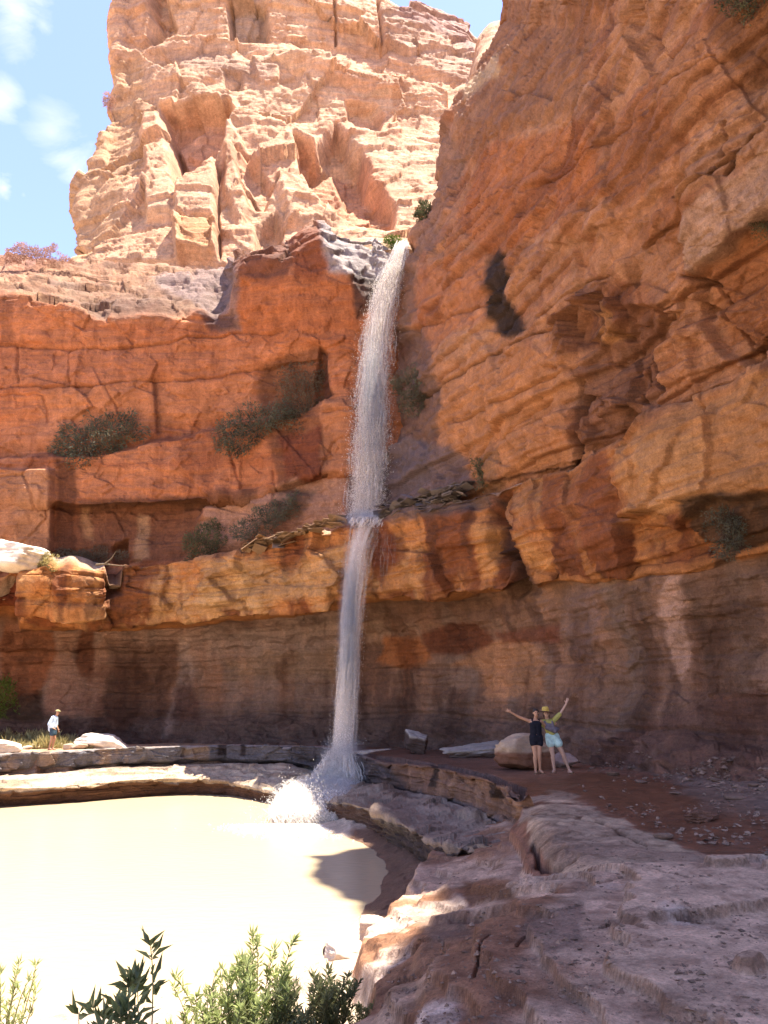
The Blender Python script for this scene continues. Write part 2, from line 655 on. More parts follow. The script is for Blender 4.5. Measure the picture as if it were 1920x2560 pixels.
# colours --------------------------------------------------------
c_or = lin(196, 122, 62)
c_tan = lin(206, 160, 104)
c_rust = lin(128, 62, 28)
c_dk = lin(84, 50, 32)
c_grey = lin(158, 122, 98)
c_pur = lin(104, 80, 68)
c_brn = lin(140, 96, 68)
pt = Paint(Wp, c_or)
n_big = fbm(Wp * np.array([0.22, 0.22, 0.3]), 4, 31)
n_drip = fbm(Wp * np.array([0.9, 0.9, 0.10]) + 7, 4, 32)
n_drip2 = fbm(Wp * np.array([2.4, 2.4, 0.22]) + 2, 3, 33)
n_sm = fbm(Wp * 1.3, 4, 34)
# overhang face
pt.mix(face * sstep(0.0, 0.5, n_big + 0.4 * n_sm), c_tan, 0.6)
pt.mix(face * sstep(-0.18, 0.2, n_drip + 0.25 * n_sm), c_rust, 0.85)
pt.mix(face * sstep(0.1, 0.4, n_drip2), c_dk, 0.5)
pt.mix(face * rightside * sstep(-0.15, 0.25, n_big - 0.3 * n_sm), lin(150, 84, 44), 0.6)
pt.mix(pt.mask([(500, 1400), (650, 1380), (700, 1420), (870, 1340), (860, 1480), (600, 1530), (480, 1510)], 20, 25) * face, c_tan, 0.55)
for pol, cc, am in [
    ([(265, 1405), (310, 1405), (305, 1500), (260, 1500)], c_dk, 0.8),
    ([(1215, 1240), (1265, 1240), (1290, 1400), (1350, 1470), (1270, 1490), (1220, 1380)], lin(70, 42, 30), 0.9),
    ([(1175, 1310), (1215, 1320), (1225, 1440), (1190, 1450)], lin(214, 142, 74), 0.85),
    ([(1285, 1330), (1310, 1340), (1370, 1420), (1340, 1440), (1300, 1400)], lin(214, 142, 74), 0.8),
    ([(980, 1420), (1060, 1410), (1050, 1470), (960, 1480)], lin(210, 140, 76), 0.7),
    ([(1400, 1230), (1560, 1160), (1560, 1320), (1400, 1400)], lin(150, 84, 48), 0.6),
    ([(1580, 1120), (1920, 950), (2300, 850), (2300, 1180), (1920, 1230), (1640, 1300)], lin(192, 128, 72), 0.85),
    ([(1640, 1120), (1800, 1110), (1800, 1230), (1680, 1290), (1650, 1230)], lin(205, 142, 84), 0.7),
    ([(1730, 1260), (1830, 1230), (1960, 1240), (1960, 1360), (1820, 1390), (1740, 1350)], lin(72, 50, 32), 0.85),
    ([(1800, 1300), (1860, 1250), (1840, 1420), (1780, 1540), (1780, 1450)], lin(60, 44, 36), 0.7),
    ([(930, 1335), (1000, 1340), (1020, 1400), (930, 1430)], lin(120, 56, 26), 0.7),
    ([(-100, 1430), (42, 1430), (38, 1565), (-100, 1565)], lin(120, 50, 22), 0.9),
]:
    pt.mix(pt.mask(pol, 8, 12), cc, am)
# alcove wall
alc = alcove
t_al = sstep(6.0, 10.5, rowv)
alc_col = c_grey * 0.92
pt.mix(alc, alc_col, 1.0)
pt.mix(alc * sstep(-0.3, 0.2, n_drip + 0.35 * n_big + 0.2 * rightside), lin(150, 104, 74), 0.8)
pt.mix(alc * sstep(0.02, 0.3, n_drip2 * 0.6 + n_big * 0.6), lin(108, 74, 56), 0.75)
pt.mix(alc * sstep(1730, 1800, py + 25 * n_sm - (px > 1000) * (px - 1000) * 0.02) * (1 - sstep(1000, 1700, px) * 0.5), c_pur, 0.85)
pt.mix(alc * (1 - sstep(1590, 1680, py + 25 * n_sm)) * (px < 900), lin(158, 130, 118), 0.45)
for pol, cc, am in [
    ([(0, 1570), (130, 1570), (140, 1640), (90, 1760), (0, 1780)], lin(150, 86, 48), 0.85),
    ([(195, 1570), (230, 1570), (240, 1640), (225, 1700), (200, 1690), (190, 1630)], lin(120, 66, 38), 0.9),
    ([(140, 1575), (195, 1575), (185, 1640), (215, 1710), (240, 1620), (270, 1590), (268, 1720), (265, 1790), (120, 1790)], lin(178, 128, 98), 0.8),
    ([(0, 1760), (110, 1730), (110, 1800), (0, 1800)], lin(60, 42, 26), 0.8),
    ([(520, 1580), (720, 1570), (850, 1560), (850, 1620), (700, 1640), (520, 1640)], lin(164, 134, 116), 0.5),
    ([(560, 1650), (860, 1610), (860, 1690), (560, 1700)], lin(150, 116, 84), 0.5),
    ([(450, 1590), (480, 1590), (490, 1700), (430, 1830), (410, 1840), (440, 1700)], lin(172, 142, 124), 0.7),
    ([(270, 1600), (440, 1600), (420, 1790), (270, 1830)], lin(116, 78, 56), 0.7),
    ([(440, 1720), (480, 1710), (500, 1800), (430, 1800)], lin(104, 66, 50), 0.8),
    ([(950, 1600), (1060, 1590), (1090, 1650), (1000, 1680), (940, 1660)], lin(176, 102, 50), 0.85),
    ([(1060, 1570), (1190, 1550), (1230, 1600), (1220, 1660), (1160, 1640), (1080, 1640)], lin(120, 62, 34), 0.9),
    ([(1240, 1600), (1330, 1610), (1370, 1680), (1370, 1740), (1290, 1745), (1210, 1730), (1200, 1680), (1130, 1670)], lin(186, 128, 84), 0.85),
    ([(1230, 1580), (1400, 1570), (1400, 1610), (1250, 1610)], lin(132, 66, 36), 0.7),
    ([(1400, 1470), (1490, 1460), (1500, 1560), (1450, 1660), (1400, 1560)], lin(140, 108, 94), 0.5),
    ([(1680, 1430), (1720, 1410), (1715, 1560), (1720, 1650), (1690, 1700), (1670, 1650), (1665, 1520)], lin(198, 150, 120), 0.85),
    ([(1720, 1430), (1900, 1400), (1900, 1750), (1760, 1740)], lin(108, 76, 54), 0.6),
    ([(900, 1500), (1300, 1480), (1290, 1540), (900, 1560)], lin(110, 76, 60), 0.6),
    ([(1400, 1880), (1920, 1720), (2400, 1800), (2400, 2100), (1920, 2000), (1500, 1920)], lin(126, 82, 62), 0.55),
    ([(1520, 1480), (1640, 1440), (1640, 1800), (1500, 1820)], lin(118, 88, 66), 0.5),
]:
    pt.mix(pt.mask(pol, 9, 16) * alc, cc, am)
n_dr3 = fbm(Wp * np.array([0.6, 0.6, 0.09]) + 17, 5, 37) + 0.35 * n_sm + 0.3 * n_big
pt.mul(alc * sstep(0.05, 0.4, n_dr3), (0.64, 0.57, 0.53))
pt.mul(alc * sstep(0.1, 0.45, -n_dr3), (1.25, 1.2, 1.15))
# shelf top
top = 1 - sstep(1.7, 2.1, rowv)
pt.mix(top, lin(190, 160, 130), 0.9)
wet = pt.mask([(900, 1180), (1060, 1160), (1250, 1200), (1160, 1290), (900, 1320)], 20, 20)
pt.mix(wet * (1 - sstep(2.3, 2.8, rowv)), lin(90, 78, 76), 0.8)
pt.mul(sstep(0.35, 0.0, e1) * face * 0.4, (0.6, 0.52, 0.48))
dry = 1 - 0.75 * wet
colA = np.concatenate([pt.c, dry[:, None]], 1)
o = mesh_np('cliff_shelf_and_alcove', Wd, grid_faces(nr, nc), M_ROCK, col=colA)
tag(o, kind='structure')

# ================================================================== LEFT UPPER CLIFF
CL = np.array([-700, -450, -250, -60, 0, 60, 130, 180, 240, 300, 350, 400, 440, 500, 540, 575, 588, 610, 650, 720, 745, 770, 800, 830, 870, 900, 930, 960, 985, 1005, 1030, 1060], float)
sky_y = curve([(-700, 560), (-250, 600), (0, 640), (180, 655), (500, 665), (575, 668), (588, 640), (600, 632), (720, 622), (745, 600), (770, 575), (800, 566), (840, 560), (870, 575), (930, 590), (960, 600), (1005, 640), (1060, 700)], CL)
sky_d = curve([(-700, 50), (575, 49), (588, 43), (720, 42.3), (800, 41.5), (900, 41), (1060, 42)], CL)
r1_y = curve([(-700, 760), (0, 745), (60, 742), (100, 745), (180, 775), (240, 800), (300, 805), (350, 800), (400, 795), (440, 802), (500, 780), (540, 800), (575, 770), (588, 700), (610, 658), (650, 650), (720, 650), (770, 610), (800, 600), (830, 640), (870, 690), (900, 740), (930, 760), (960, 745), (1005, 740), (1060, 760)], CL)
r1_d = curve([(-700, 41), (0, 41), (300, 41.3), (560, 41.5), (588, 40.5), (650, 40), (720, 39.6), (800, 39.2), (870, 39.3), (930, 39.8), (1000, 40.5), (1060, 41)], CL)


def L(pts, dep):
    return P(CL, curve(pts, CL), curve(dep, CL))


dB = [(-700, 42.5), (0, 42.3), (560, 42), (870, 40.5), (950, 40), (1060, 41)]
lines = [
    P(CL, sky_y, sky_d) + np.array([0, 12, 1.5]),
    P(CL, sky_y, sky_d),
    P(CL, sky_y * 0.45 + r1_y * 0.55, sky_d * 0.4 + r1_d * 0.6),
    P(CL, r1_y, r1_d),
    L([(-700, 900), (0, 862), (560, 850), (700, 840), (1060, 850)], [(-700, 41.4), (0, 41.4), (560, 41.4), (720, 40.2), (870, 40), (1060, 41)]),
    L([(-700, 970), (0, 968), (560, 950), (800, 905), (1060, 880)], [(-700, 41.8), (0, 41.6), (560, 41.4), (870, 40.2), (1060, 41)]),
    L([(-700, 1135), (0, 1140), (230, 1138), (400, 1092), (560, 1055), (860, 1000), (1060, 985)], [(-700, 42.0), (0, 42.0), (560, 42), (870, 40.5), (1060, 41)]),
    L([(-700, 1145), (0, 1150), (230, 1148), (400, 1104), (560, 1068), (860, 1014), (1060, 1000)], [(-700, 41.1), (0, 41.1), (560, 41.2), (700, 41.0), (870, 40), (1060, 41)]),
    L([(-700, 1250), (0, 1240), (130, 1250), (200, 1262), (450, 1255), (640, 1232), (800, 1180), (1060, 1150)], [(-700, 41.2), (0, 41.2), (560, 41.2), (870, 40), (1060, 41)]),
    L([(-700, 1262), (0, 1252), (130, 1262), (200, 1275), (450, 1268), (640, 1248), (800, 1196), (1060, 1160)], [(-700, 41.5), (60, 41.4), (190, 42.4), (450, 42.5), (700, 41.5), (870, 40.6), (1060, 41)]),
    L([(-700, 1445), (0, 1430), (560, 1405), (700, 1360), (870, 1312), (1060, 1290)], dB),
    L([(-700, 1480), (0, 1470), (560, 1440), (700, 1400), (870, 1340), (1060, 1320)], dB),
]
G, rows, cols = net(lines)
Nn = gnormals(G)
nr, nc = G.shape[:2]
Wp = G.reshape(-1, 3)
Nf = Nn.reshape(-1, 3)
px, py = proj(Wp)
rowv = np.repeat(rows, nc)
topm = 1 - sstep(2.7, 3.15, rowv)
wallm = 1 - topm
f1, e1, r1 = facets(Wp * np.array([0.22, 0.22, 0.35]) + 30, 13)
f2, e2, r2 = facets(Wp * np.array([0.6, 0.6, 1.0]) + 9, 14)
f3, e3, _ = facets(Wp * np.array([1.5, 1.5, 2.6]) + 19, 15)
fb = fbm(Wp * 0.3, 4, 16)
fbs = fbm(Wp * 1.4, 4, 18)
lam = fbm(Wp * np.array([0.05, 0.05, 1.1]), 4, 22)
disp = topm * (0.40 * f1 + 0.2 * f2 + 0.07 * f3 + 0.3 * fb + 0.12 * fbs) + wallm * (0.22 * f1 + 0.09 * f2 + 0.05 * f3 + 0.35 * fb + 0.06 * fbs + 0.16 * lam)
bd1, pr1 = beds(Wp[:, 2], 2.2, 15, 0.8 * fbm(Wp * 0.06, 3, 311) - 0.05 * Wp[:, 0])
bd2, pr2 = beds(Wp[:, 2], 0.55, 16, 0.6 * fbm(Wp * 0.12, 3, 312) - 0.05 * Wp[:, 0])
pm = sstep(-0.1, 0.4, fbm(Wp * 0.2 + 4, 3, 313))
disp += wallm * (0.16 * bd1 + 0.05 * bd2 * pm - 0.05 * pr1 * pm)
pt = Paint(Wp, np.zeros(3))
disp -= 0.5 * pt.mask([(800, 870), (820, 880), (815, 950), (830, 990), (790, 1010), (780, 960)], 6, 8)
disp -= 0.5 * pt.mask([(660, 900), (810, 870), (800, 1000), (700, 1030), (640, 990)], 26, 22)
disp += 0.5 * pt.mask([(540, 1230), (760, 1240), (720, 1330), (480, 1400), (500, 1300)], 12, 16)
disp += 0.6 * pt.mask([(-200, 1170), (135, 1180), (130, 1400), (-200, 1420)], 6, 8)
disp -= 0.9 * pt.mask([(285, 1370), (320, 1350), (320, 1410), (285, 1410)], 4, 5)
for ln, w in [([(-100, 868), (40, 862), (80, 872), (180, 870), (350, 862), (500, 840), (700, 830)], 3), ([(0, 970), (180, 970), (300, 960), (450, 950), (600, 925), (800, 900)], 2.5),
              ([(38, 865), (42, 960)], 2.5), ([(0, 985), (110, 992), (120, 1060)], 2), ([(385, 960), (395, 1080)], 4), ([(175, 870), (178, 960)], 1.5), ([(270, 968), (300, 1060)], 2),
              ([(560, 1060), (600, 1200)], 3), ([(810, 1035), (870, 1030), (900, 1012)], 3), ([(800, 1180), (830, 1110), (860, 1090)], 2), ([(0, 1200), (70, 1190), (120, 1300), (40, 1400)], 2),
              ([(680, 1180), (700, 1300)], 2)]:
    disp -= 0.16 * pt.stroke(ln, w, 2.5, 10)
Wd = Wp + Nf * disp[:, None]
c_w = lin(200, 118, 70)
pt = Paint(Wp, c_w)
n_big = fbm(Wp * np.array([0.15, 0.15, 0.25]), 4, 41)
n_drip = fbm(Wp * np.array([0.9, 0.9, 0.12]) + 7, 4, 42)
n_dr2 = fbm(Wp * np.array([3.0, 3.0, 0.3]) + 7, 3, 45)
n_sm = fbm(Wp * 1.3, 4, 44)
lamc = fbm(Wp * np.array([0.08, 0.08, 1.6]), 4, 46)
pt.mix(wallm * sstep(-0.2, 0.3, n_big + 0.3 * lamc), lin(198, 122, 78), 0.7)
pt.mix(wallm * sstep(0.1, 0.5, lamc), lin(178, 94, 50), 0.5)
pt.mix(wallm * sstep(0.12, 0.45, n_drip) * sstep(800, 1000, py), lin(150, 78, 40), 0.6)
pt.mix(wallm * sstep(0.25, 0.5, n_dr2), lin(140, 70, 36), 0.35)
pt.mix(topm, lin(150, 104, 72), 0.95)
pt.mix(topm * sstep(-0.1, 0.3, n_sm + 0.5 * n_big), lin(186, 142, 102), 0.7)
pt.mix(topm * sstep(0.0, 0.3, n_big) * (px > 120), lin(120, 90, 76), 0.8)
pt.mix(topm * sstep(0.0, 0.35, n_drip) * (px > 60), lin(112, 68, 44), 0.8)
pt.mix(topm * sstep(690, 780, py + 30 * n_sm) * (px < 580), lin(110, 76, 58), 0.6)
pt.mix(topm * (1 - sstep(100, 190, px + 20 * n_sm)) * (1 - sstep(640, 720, py)), lin(168, 108, 88), 0.5)
for pol, cc, am in [
    ([(588, 630), (720, 620), (740, 660), (700, 730), (588, 700)], lin(120, 66, 42), 0.85),
    ([(730, 600), (800, 560), (820, 600), (810, 720), (740, 700)], lin(142, 70, 36), 0.8),
    ([(588, 700), (900, 700), (900, 900), (700, 860), (590, 840)], lin(186, 100, 48), 0.6),
    ([(800, 560), (870, 560), (1000, 600), (1010, 660), (960, 700), (900, 690), (820, 680)], lin(170, 156, 150), 0.85),
    ([(870, 680), (960, 690), (960, 760), (890, 800), (880, 740)], lin(70, 52, 46), 0.8),
    ([(380, 690), (590, 640), (600, 830), (540, 820), (500, 770), (400, 740)], lin(138, 112, 104), 0.7),
    ([(480, 780), (585, 790), (590, 820), (520, 820)], lin(80, 52, 52), 0.8),
    ([(0, 870), (330, 870), (340, 960), (0, 965)], lin(190, 114, 74), 0.5),
    ([(100, 975), (700, 930), (700, 1010), (500, 1050), (100, 1100)], lin(202, 128, 82), 0.5),
    ([(800, 870), (822, 880), (818, 950), (835, 990), (790, 1012), (780, 960)], lin(84, 44, 30), 0.9),
    ([(660, 900), (800, 870), (800, 1000), (820, 1180), (790, 1240), (700, 1230), (660, 1060), (640, 990)], lin(128, 76, 46), 0.8),
    ([(700, 1100), (800, 1060), (805, 1230), (720, 1240)], lin(128, 58, 30), 0.7),
    ([(140, 1150), (190, 1160), (195, 1420), (135, 1420)], lin(98, 54, 32), 0.85),
    ([(195, 1262), (520, 1250), (500, 1400), (195, 1420)], lin(120, 72, 46), 0.85),
    ([(195, 1250), (640, 1225), (640, 1262), (195, 1275)], lin(84, 50, 28), 0.7),
    ([(205, 1270), (225, 1270), (225, 1345), (207, 1345)], lin(186, 130, 84), 0.8),
    ([(345, 1280), (370, 1290), (375, 1400), (340, 1410)], lin(186, 138, 96), 0.7),
    ([(-200, 1190), (135, 1180), (130, 1400), (-200, 1400)], lin(186, 128, 88), 0.8),
    ([(0, 1180), (40, 1170), (70, 1220), (30, 1400), (0, 1400)], lin(170, 106, 68), 0.5),
    ([(520, 1270), (740, 1200), (870, 1200), (850, 1310), (560, 1400), (500, 1400)], lin(184, 134, 104), 0.8),
    ([(700, 1230), (790, 1220), (750, 1300), (700, 1330)], lin(110, 84, 66), 0.6),
    ([(800, 1010), (880, 1000), (880, 1200), (810, 1180)], lin(196, 122, 74), 0.7),
    ([(870, 1200), (960, 1150), (1060, 1150), (1060, 1300), (860, 1310)], lin(110, 90, 84), 0.8),
    ([(0, 745), (40, 745), (30, 860), (0, 860)], lin(120, 66, 40), 0.5),
]:
    pt.mix(pt.mask(pol, 8, 14), cc, am)
for ln, w in [([(-100, 868), (40, 862), (80, 872), (180, 870), (350, 862), (500, 840), (700, 830)], 2), ([(0, 970), (180, 970), (300, 960), (450, 950), (600, 925), (800, 900)], 2),
              ([(38, 865), (42, 960)], 2), ([(0, 1145), (150, 1142), (240, 1140)], 5), ([(340, 1115), (400, 1095), (480, 1075)], 4), ([(385, 960), (395, 1080)], 8)]:
    pt.mix(pt.stroke(ln, w, 3, 10), lin(96, 48, 28), 0.45)
wet = pt.mask([(870, 1000), (1060, 950), (1060, 1300), (860, 1310)], 30, 20)
colA = np.concatenate([pt.c, (1 - 0.7 * wet)[:, None]], 1)
o = mesh_np('cliff_left', Wd, grid_faces(nr, nc), M_ROCK, col=colA)
tag(o, kind='structure')

# ================================================================== RIGHT WALL
ROWS_PY = [-330, -180, -60, 0, 60, 130, 210, 300, 400, 470, 560, 610, 700, 800, 900, 1000, 1100]
SIL = [(-330, 1850), (-180, 1520), (-60, 1262), (0, 1243), (60, 1258), (130, 1212), (210, 1172), (300, 1122), (400, 1100), (470, 1085), (560, 1055), (610, 1020), (700, 1000), (800, 985), (1300, 950)]
SILD = [(-330, 31), (0, 32.5), (210, 34.5), (470, 37), (610, 38.3), (800, 38.5), (1300, 38.6)]
RD = [(-330, 14.6), (0, 15.0), (300, 15.7), (600, 16.8), (900, 18.2), (1300, 18.8)]
FR = np.array([0, .03, .08, .15, .23, .31, .39, .47, .55, .63, .71, .79, .87, .95, 1.0])
lines = []


def wall_row(py, rimrow=False):
    sx, sd, rd = [float(curve(t, [py])[0]) for t in (SIL, SILD, RD)]
    pts = []
    # wrap round the nose, back into the canyon
    c0 = P(sx, py, sd)
    pts.append(c0 + np.array([6.0, 16.0, -1.0]))
    pts.append(c0 + np.array([1.2, 5.0, -0.2]))
    for f in FR:
        x = sx + (2250 - sx) * f
        k = (x - sx) / (1920 - sx)
        inv = (1 / sd) * (1 - k) + (1 / rd) * k
        d = 1 / inv
        d -= 1.3 * math.sin(math.pi * min(1, k)) * (0.6 if py > 600 else 1.0)
        yy = py
        d += -1.0 * math.exp(-(f / 0.10) ** 2) * 0 + 1.6 * math.exp(-(f / 0.05) ** 2)
        if rimrow:
            yy = float(curve(RIM, [x])[0]) + 14
            d = float(curve(RIMD, [x])[0]) + float(curve([(900, 3.6), (1050, 2.6), (1200, 1.2), (1400, 0.6), (2300, 0.5)], [x])[0])
        pts.append(P(x, yy, d))
    e = pts[-1]
    pts.append(np.array([e[0] + 0.5, e[1] - 6, e[2]]))  # wall carried on out of view, set to shade the foreground floor
    pts.append(np.array([e[0] + 0.9, e[1] - 14, e[2]]))
    pts.append(np.array([e[0] + 2.0, e[1] - 28, e[2]]))
    pts.append(np.array([e[0] + 12, e[1] - 60, e[2]]))
    return np.array(pts)


for py in ROWS_PY:
    r = wall_row(py)
    if py > 700:                                # blend rows towards the rising bedding line
        rr = wall_row(py, True)
        k = (py - 700) / 600.0
        lowf = np.clip(k, 0, 1)
        r = r * (1 - lowf) + rr * lowf
    lines.append(r)
lw_ = wall_row(1280, True)
lines.append(lw_)
lines.append(lw_ + np.array([0, 0.5, -1.6]))
# unseen top of wall above the frame, crest shaped for the shadow it casts
t0 = lines[0].copy()
ext = []
for (dz, dx, dy) in [(30, 30, 10), (24, 14, 4), (22, 6, 1), (14, 3, 0.4), (6, 1.2, 0)]:
    q = t0.copy()
    base = t0[:, 2].copy()
    target = 38.0 + 1.3 * np.sin(np.arange(len(q)) * 1.3)
    hh = np.maximum(target - base, 1.0)
    q[:, 2] = base + hh * (dz / 22.0 if dz <= 22 else 1.0) + (0.8 if dz > 22 else 0)
    dxf = np.interp(t0[:, 1], [13, 17, 24, 32], [0.35, -0.4, -0.22, 0.3])
    q[:, 0] += dx * dxf + (dx > 20) * 14
    q[:, 1] += dy
    ext.append(q)
lines = ext + lines
rock_rows_off = len(ext)
G, rows, cols = net(lines, step=3.0)
Nn = gnormals(G)
nr, nc = G.shape[:2]
Wp = G.reshape(-1, 3)
Nf = Nn.reshape(-1, 3)
px, py = proj(Wp)
up = 1 - sstep(900, 1250, py)
q = Wp.copy()
f0, e0, _ = facets(Wp * np.array([0.16, 0.16, 0.2]) + 70, 52)
f1, e1, r1 = facets(Wp * np.array([0.42, 0.42, 0.36]) + 30, 53)
f2, e2, r2 = facets(Wp * np.array([1.1, 1.1, 0.9]) + 9, 54)
f3, e3, _ = facets(Wp * np.array([2.2, 2.2, 3.4]) + 19, 55)
fb = fbm(Wp * 0.28, 5, 56)
fbs = fbm(Wp * 1.4, 4, 58)
lam = fbm(Wp * np.array([0.08, 0.08, 0.9]), 4, 62)
rough_zone = Paint(Wp, np.zeros(3))
rz = rough_zone.mask([(1380, 720), (1560, 640), (1720, 800), (1600, 1060), (1440, 1130), (1380, 900)], 30, 30)
bd1, pr1 = beds(Wp[:, 2], 1.5, 5, 0.7 * fbm(Wp * 0.12, 3, 301))
bd2, pr2 = beds(Wp[:, 2], 0.42, 6, 0.5 * fbm(Wp * 0.2, 3, 302))
pm = sstep(-0.2, 0.3, fbm(Wp * 0.3 + 4, 3, 303))
disp = 0.24 * bd1 + 0.07 * bd2 * pm - 0.14 * pr1 * pm - 0.04 * pr2 * pm
disp += 0.24 * f0 + 0.17 * f1 + 0.07 * f2 + 0.05 * f3 + 0.45 * fb + 0.07 * fbs + 0.20 * lam + 0.12 * fbm(Wp * np.array([0.25, 0.25, 3.0]), 4, 66) + rz * (0.4 * f2 + 0.2 * f1) - 0.06 * (1 - e2)
disp -= (1 - sstep(1000, 1200, px)) * 0.2 * f0
R_ = rough_zone
for pol, a, s in [
    ([(1720, 700), (1960, 500), (2300, 420), (2300, 1000), (1960, 940), (1800, 900), (1740, 820)], -0.9, 7),      # big scooped face
    ([(1720, 420), (2000, 230), (2300, 150), (2300, 420), (1960, 500), (1720, 690)], 0.45, 12),
    ([(1010, 780), (1240, 650), (1560, 480), (1920, 200), (1920, 240), (1580, 520), (1260, 690), (1010, 830)], 0.22, 8),
    ([(1215, 640), (1250, 630), (1270, 720), (1275, 790), (1310, 815), (1270, 845), (1225, 815), (1212, 740)], -0.05, 8),
    ([(1425, 1180), (1440, 920), (1560, 760), (1640, 770), (1640, 1060), (1560, 1100)], -0.7, 6),
    ([(1440, 780), (1620, 760), (1640, 850), (1420, 940)], -0.5, 9),
    ([(1480, 300), (1660, 260), (1600, 420), (1480, 470)], -0.35, 16),
    ([(1240, 330), (1420, 260), (1400, 420), (1240, 470)], -0.4, 18),
    ([(1560, 880), (1700, 780), (1730, 980), (1600, 1080)], 0.4, 7),
    ([(1000, 600), (1060, 600), (1040, 900), (1000, 1200), (940, 1200)], -0.4, 14),
]:
    disp += (0.55 if abs(a) > 0.3 else 1) * a * R_.mask(pol, s, 14)
for ln, w, a in [([(1000, 835), (1120, 790), (1250, 745)], 2.5, .3), ([(1330, 790), (1450, 700), (1560, 640)], 3, .4), ([(1435, 1180), (1430, 960)], 4, .5), ([(1020, 1010), (1180, 900), (1290, 850), (1390, 820)], 3, .3),
                 ([(1150, 1010), (1150, 1080), (1130, 1160)], 2, .25), ([(1120, 1060), (1280, 1000), (1400, 930)], 3, .3), ([(1080, 1070), (1170, 1030)], 2, .2),
                 ([(1210, 1160), (1290, 1060), (1370, 1000)], 3, .25), ([(1150, 1190), (1175, 1130), (1210, 1080)], 2, .25), ([(1830, 440), (1880, 340)], 4, .4), ([(1800, 430), (1810, 300)], 3, .4),
                 ([(1560, 640), (1700, 560), (1740, 480), (1920, 330)], 4, .3), ([(1300, 480), (1480, 360), (1620, 250), (1800, 150)], 3, .25),
                 ([(1700, 690), (1760, 720), (1800, 800), (1900, 930)], 3, .3), ([(1590, 920), (1590, 1060)], 3, .4)]:
    disp -= a * R_.stroke(ln, w, 3, 8)
Wd = Wp + Nf * disp[:, None]
c_r = lin(182, 120, 78)
pt = Paint(Wp, c_r)
n_big = fbm(Wp * np.array([0.16, 0.16, 0.22]), 4, 71)
n_mid = fbm(Wp * np.array([0.5, 0.5, 0.7]), 4, 72)
n_drip = fbm(Wp * np.array([0.9, 0.9, 0.14]) + 7, 4, 73)
n_sm = fbm(Wp * 1.6, 4, 74)
lamc = fbm(Wp * np.array([0.08, 0.08, 1.1]), 4, 76)
pt.mix(sstep(-0.15, 0.3, n_big), lin(190, 132, 92), 0.55)
pt.mix(sstep(0.0, 0.35, n_mid + 0.3 * lamc), lin(150, 84, 44), 0.6)
pt.mix(sstep(0.2, 0.5, n_drip), lin(132, 70, 38), 0.45)
pt.mix(sstep(0.2, 0.5, n_sm * 0.6 + n_big), lin(204, 146, 104), 0.45)
for pol, cc, am in [
    ([(1700, -200), (2300, -300), (2300, 260), (1960, 300), (1860, 200), (1740, 60)], lin(112, 64, 30), 0.6),
    ([(1230, 0), (1500, 0), (1450, 260), (1250, 350), (1130, 420), (1150, 250)], lin(140, 92, 58), 0.55),
    ([(1200, 380), (1440, 300), (1500, 480), (1220, 640), (1150, 560)], lin(176, 96, 46), 0.6),
    ([(1050, 350), (1130, 290), (1150, 400), (1100, 640), (1040, 640)], lin(140, 104, 84), 0.6),
    ([(1700, 560), (1920, 380), (2300, 300), (2300, 480), (1920, 540), (1730, 690)], lin(194, 152, 122), 0.7),
    ([(1730, 300), (1920, 180), (2300, 100), (2300, 360), (1900, 420), (1720, 500)], lin(196, 140, 100), 0.6),
    ([(1725, 700), (1960, 520), (2300, 430), (2300, 900), (1960, 900), (1800, 850)], lin(160, 92, 46), 0.75),
    ([(1540, 300), (1680, 240), (1700, 380), (1560, 520), (1480, 480)], lin(140, 76, 38), 0.6),
    ([(1640, 740), (1730, 700), (1880, 900), (1660, 1010), (1620, 900)], lin(192, 124, 76), 0.6),
    ([(1440, 780), (1560, 740), (1640, 860), (1640, 1060), (1440, 1150)], lin(126, 78, 52), 0.75),
    ([(1420, 720), (1500, 690), (1560, 760), (1480, 860), (1400, 900), (1380, 800)], lin(120, 66, 38), 0.6),
    ([(1470, 770), (1510, 750), (1510, 850), (1480, 860)], lin(196, 132, 76), 0.7),
    ([(1100, 920), (1280, 850), (1420, 900), (1420, 1150), (1160, 1200), (1090, 1080)], lin(196, 126, 74), 0.7),
    ([(1000, 700), (1200, 620), (1210, 800), (1040, 880)], lin(182, 104, 58), 0.5),
    ([(990, 830), (1060, 820), (1100, 1000), (1060, 1200), (960, 1290), (960, 1000)], lin(116, 84, 68), 0.85),
    ([(990, 1080), (1120, 1120), (1180, 1200), (1000, 1290), (940, 1290)], lin(112, 92, 88), 0.8),
    ([(1204, 650), (1228, 615), (1258, 645), (1266, 755), (1282, 798), (1300, 826), (1268, 845), (1220, 830), (1198, 745)], lin(52, 36, 26), 0.97),
    ([(1210, 780), (1310, 800), (1290, 840), (1240, 835)], lin(60, 40, 28), 0.6),
    ([(1200, 1140), (1260, 1120), (1240, 1280), (1190, 1260)], lin(110, 82, 52), 0.5),
    ([(1010, 600), (1050, 610), (1020, 860), (985, 860)], lin(104, 76, 60), 0.7),
    ([(1720, 1000), (1920, 930), (1920, 960), (1560, 1110)], lin(190, 132, 90), 0.5),
]:
    pt.mix(pt.mask(pol, 10, 3 if cc[0] < 0.04 else 16), cc, am)
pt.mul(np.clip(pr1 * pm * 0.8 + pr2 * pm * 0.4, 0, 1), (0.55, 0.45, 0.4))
pt.mul((1 - e2) * 0.2 * (1 + rz), (0.6, 0.52, 0.46))
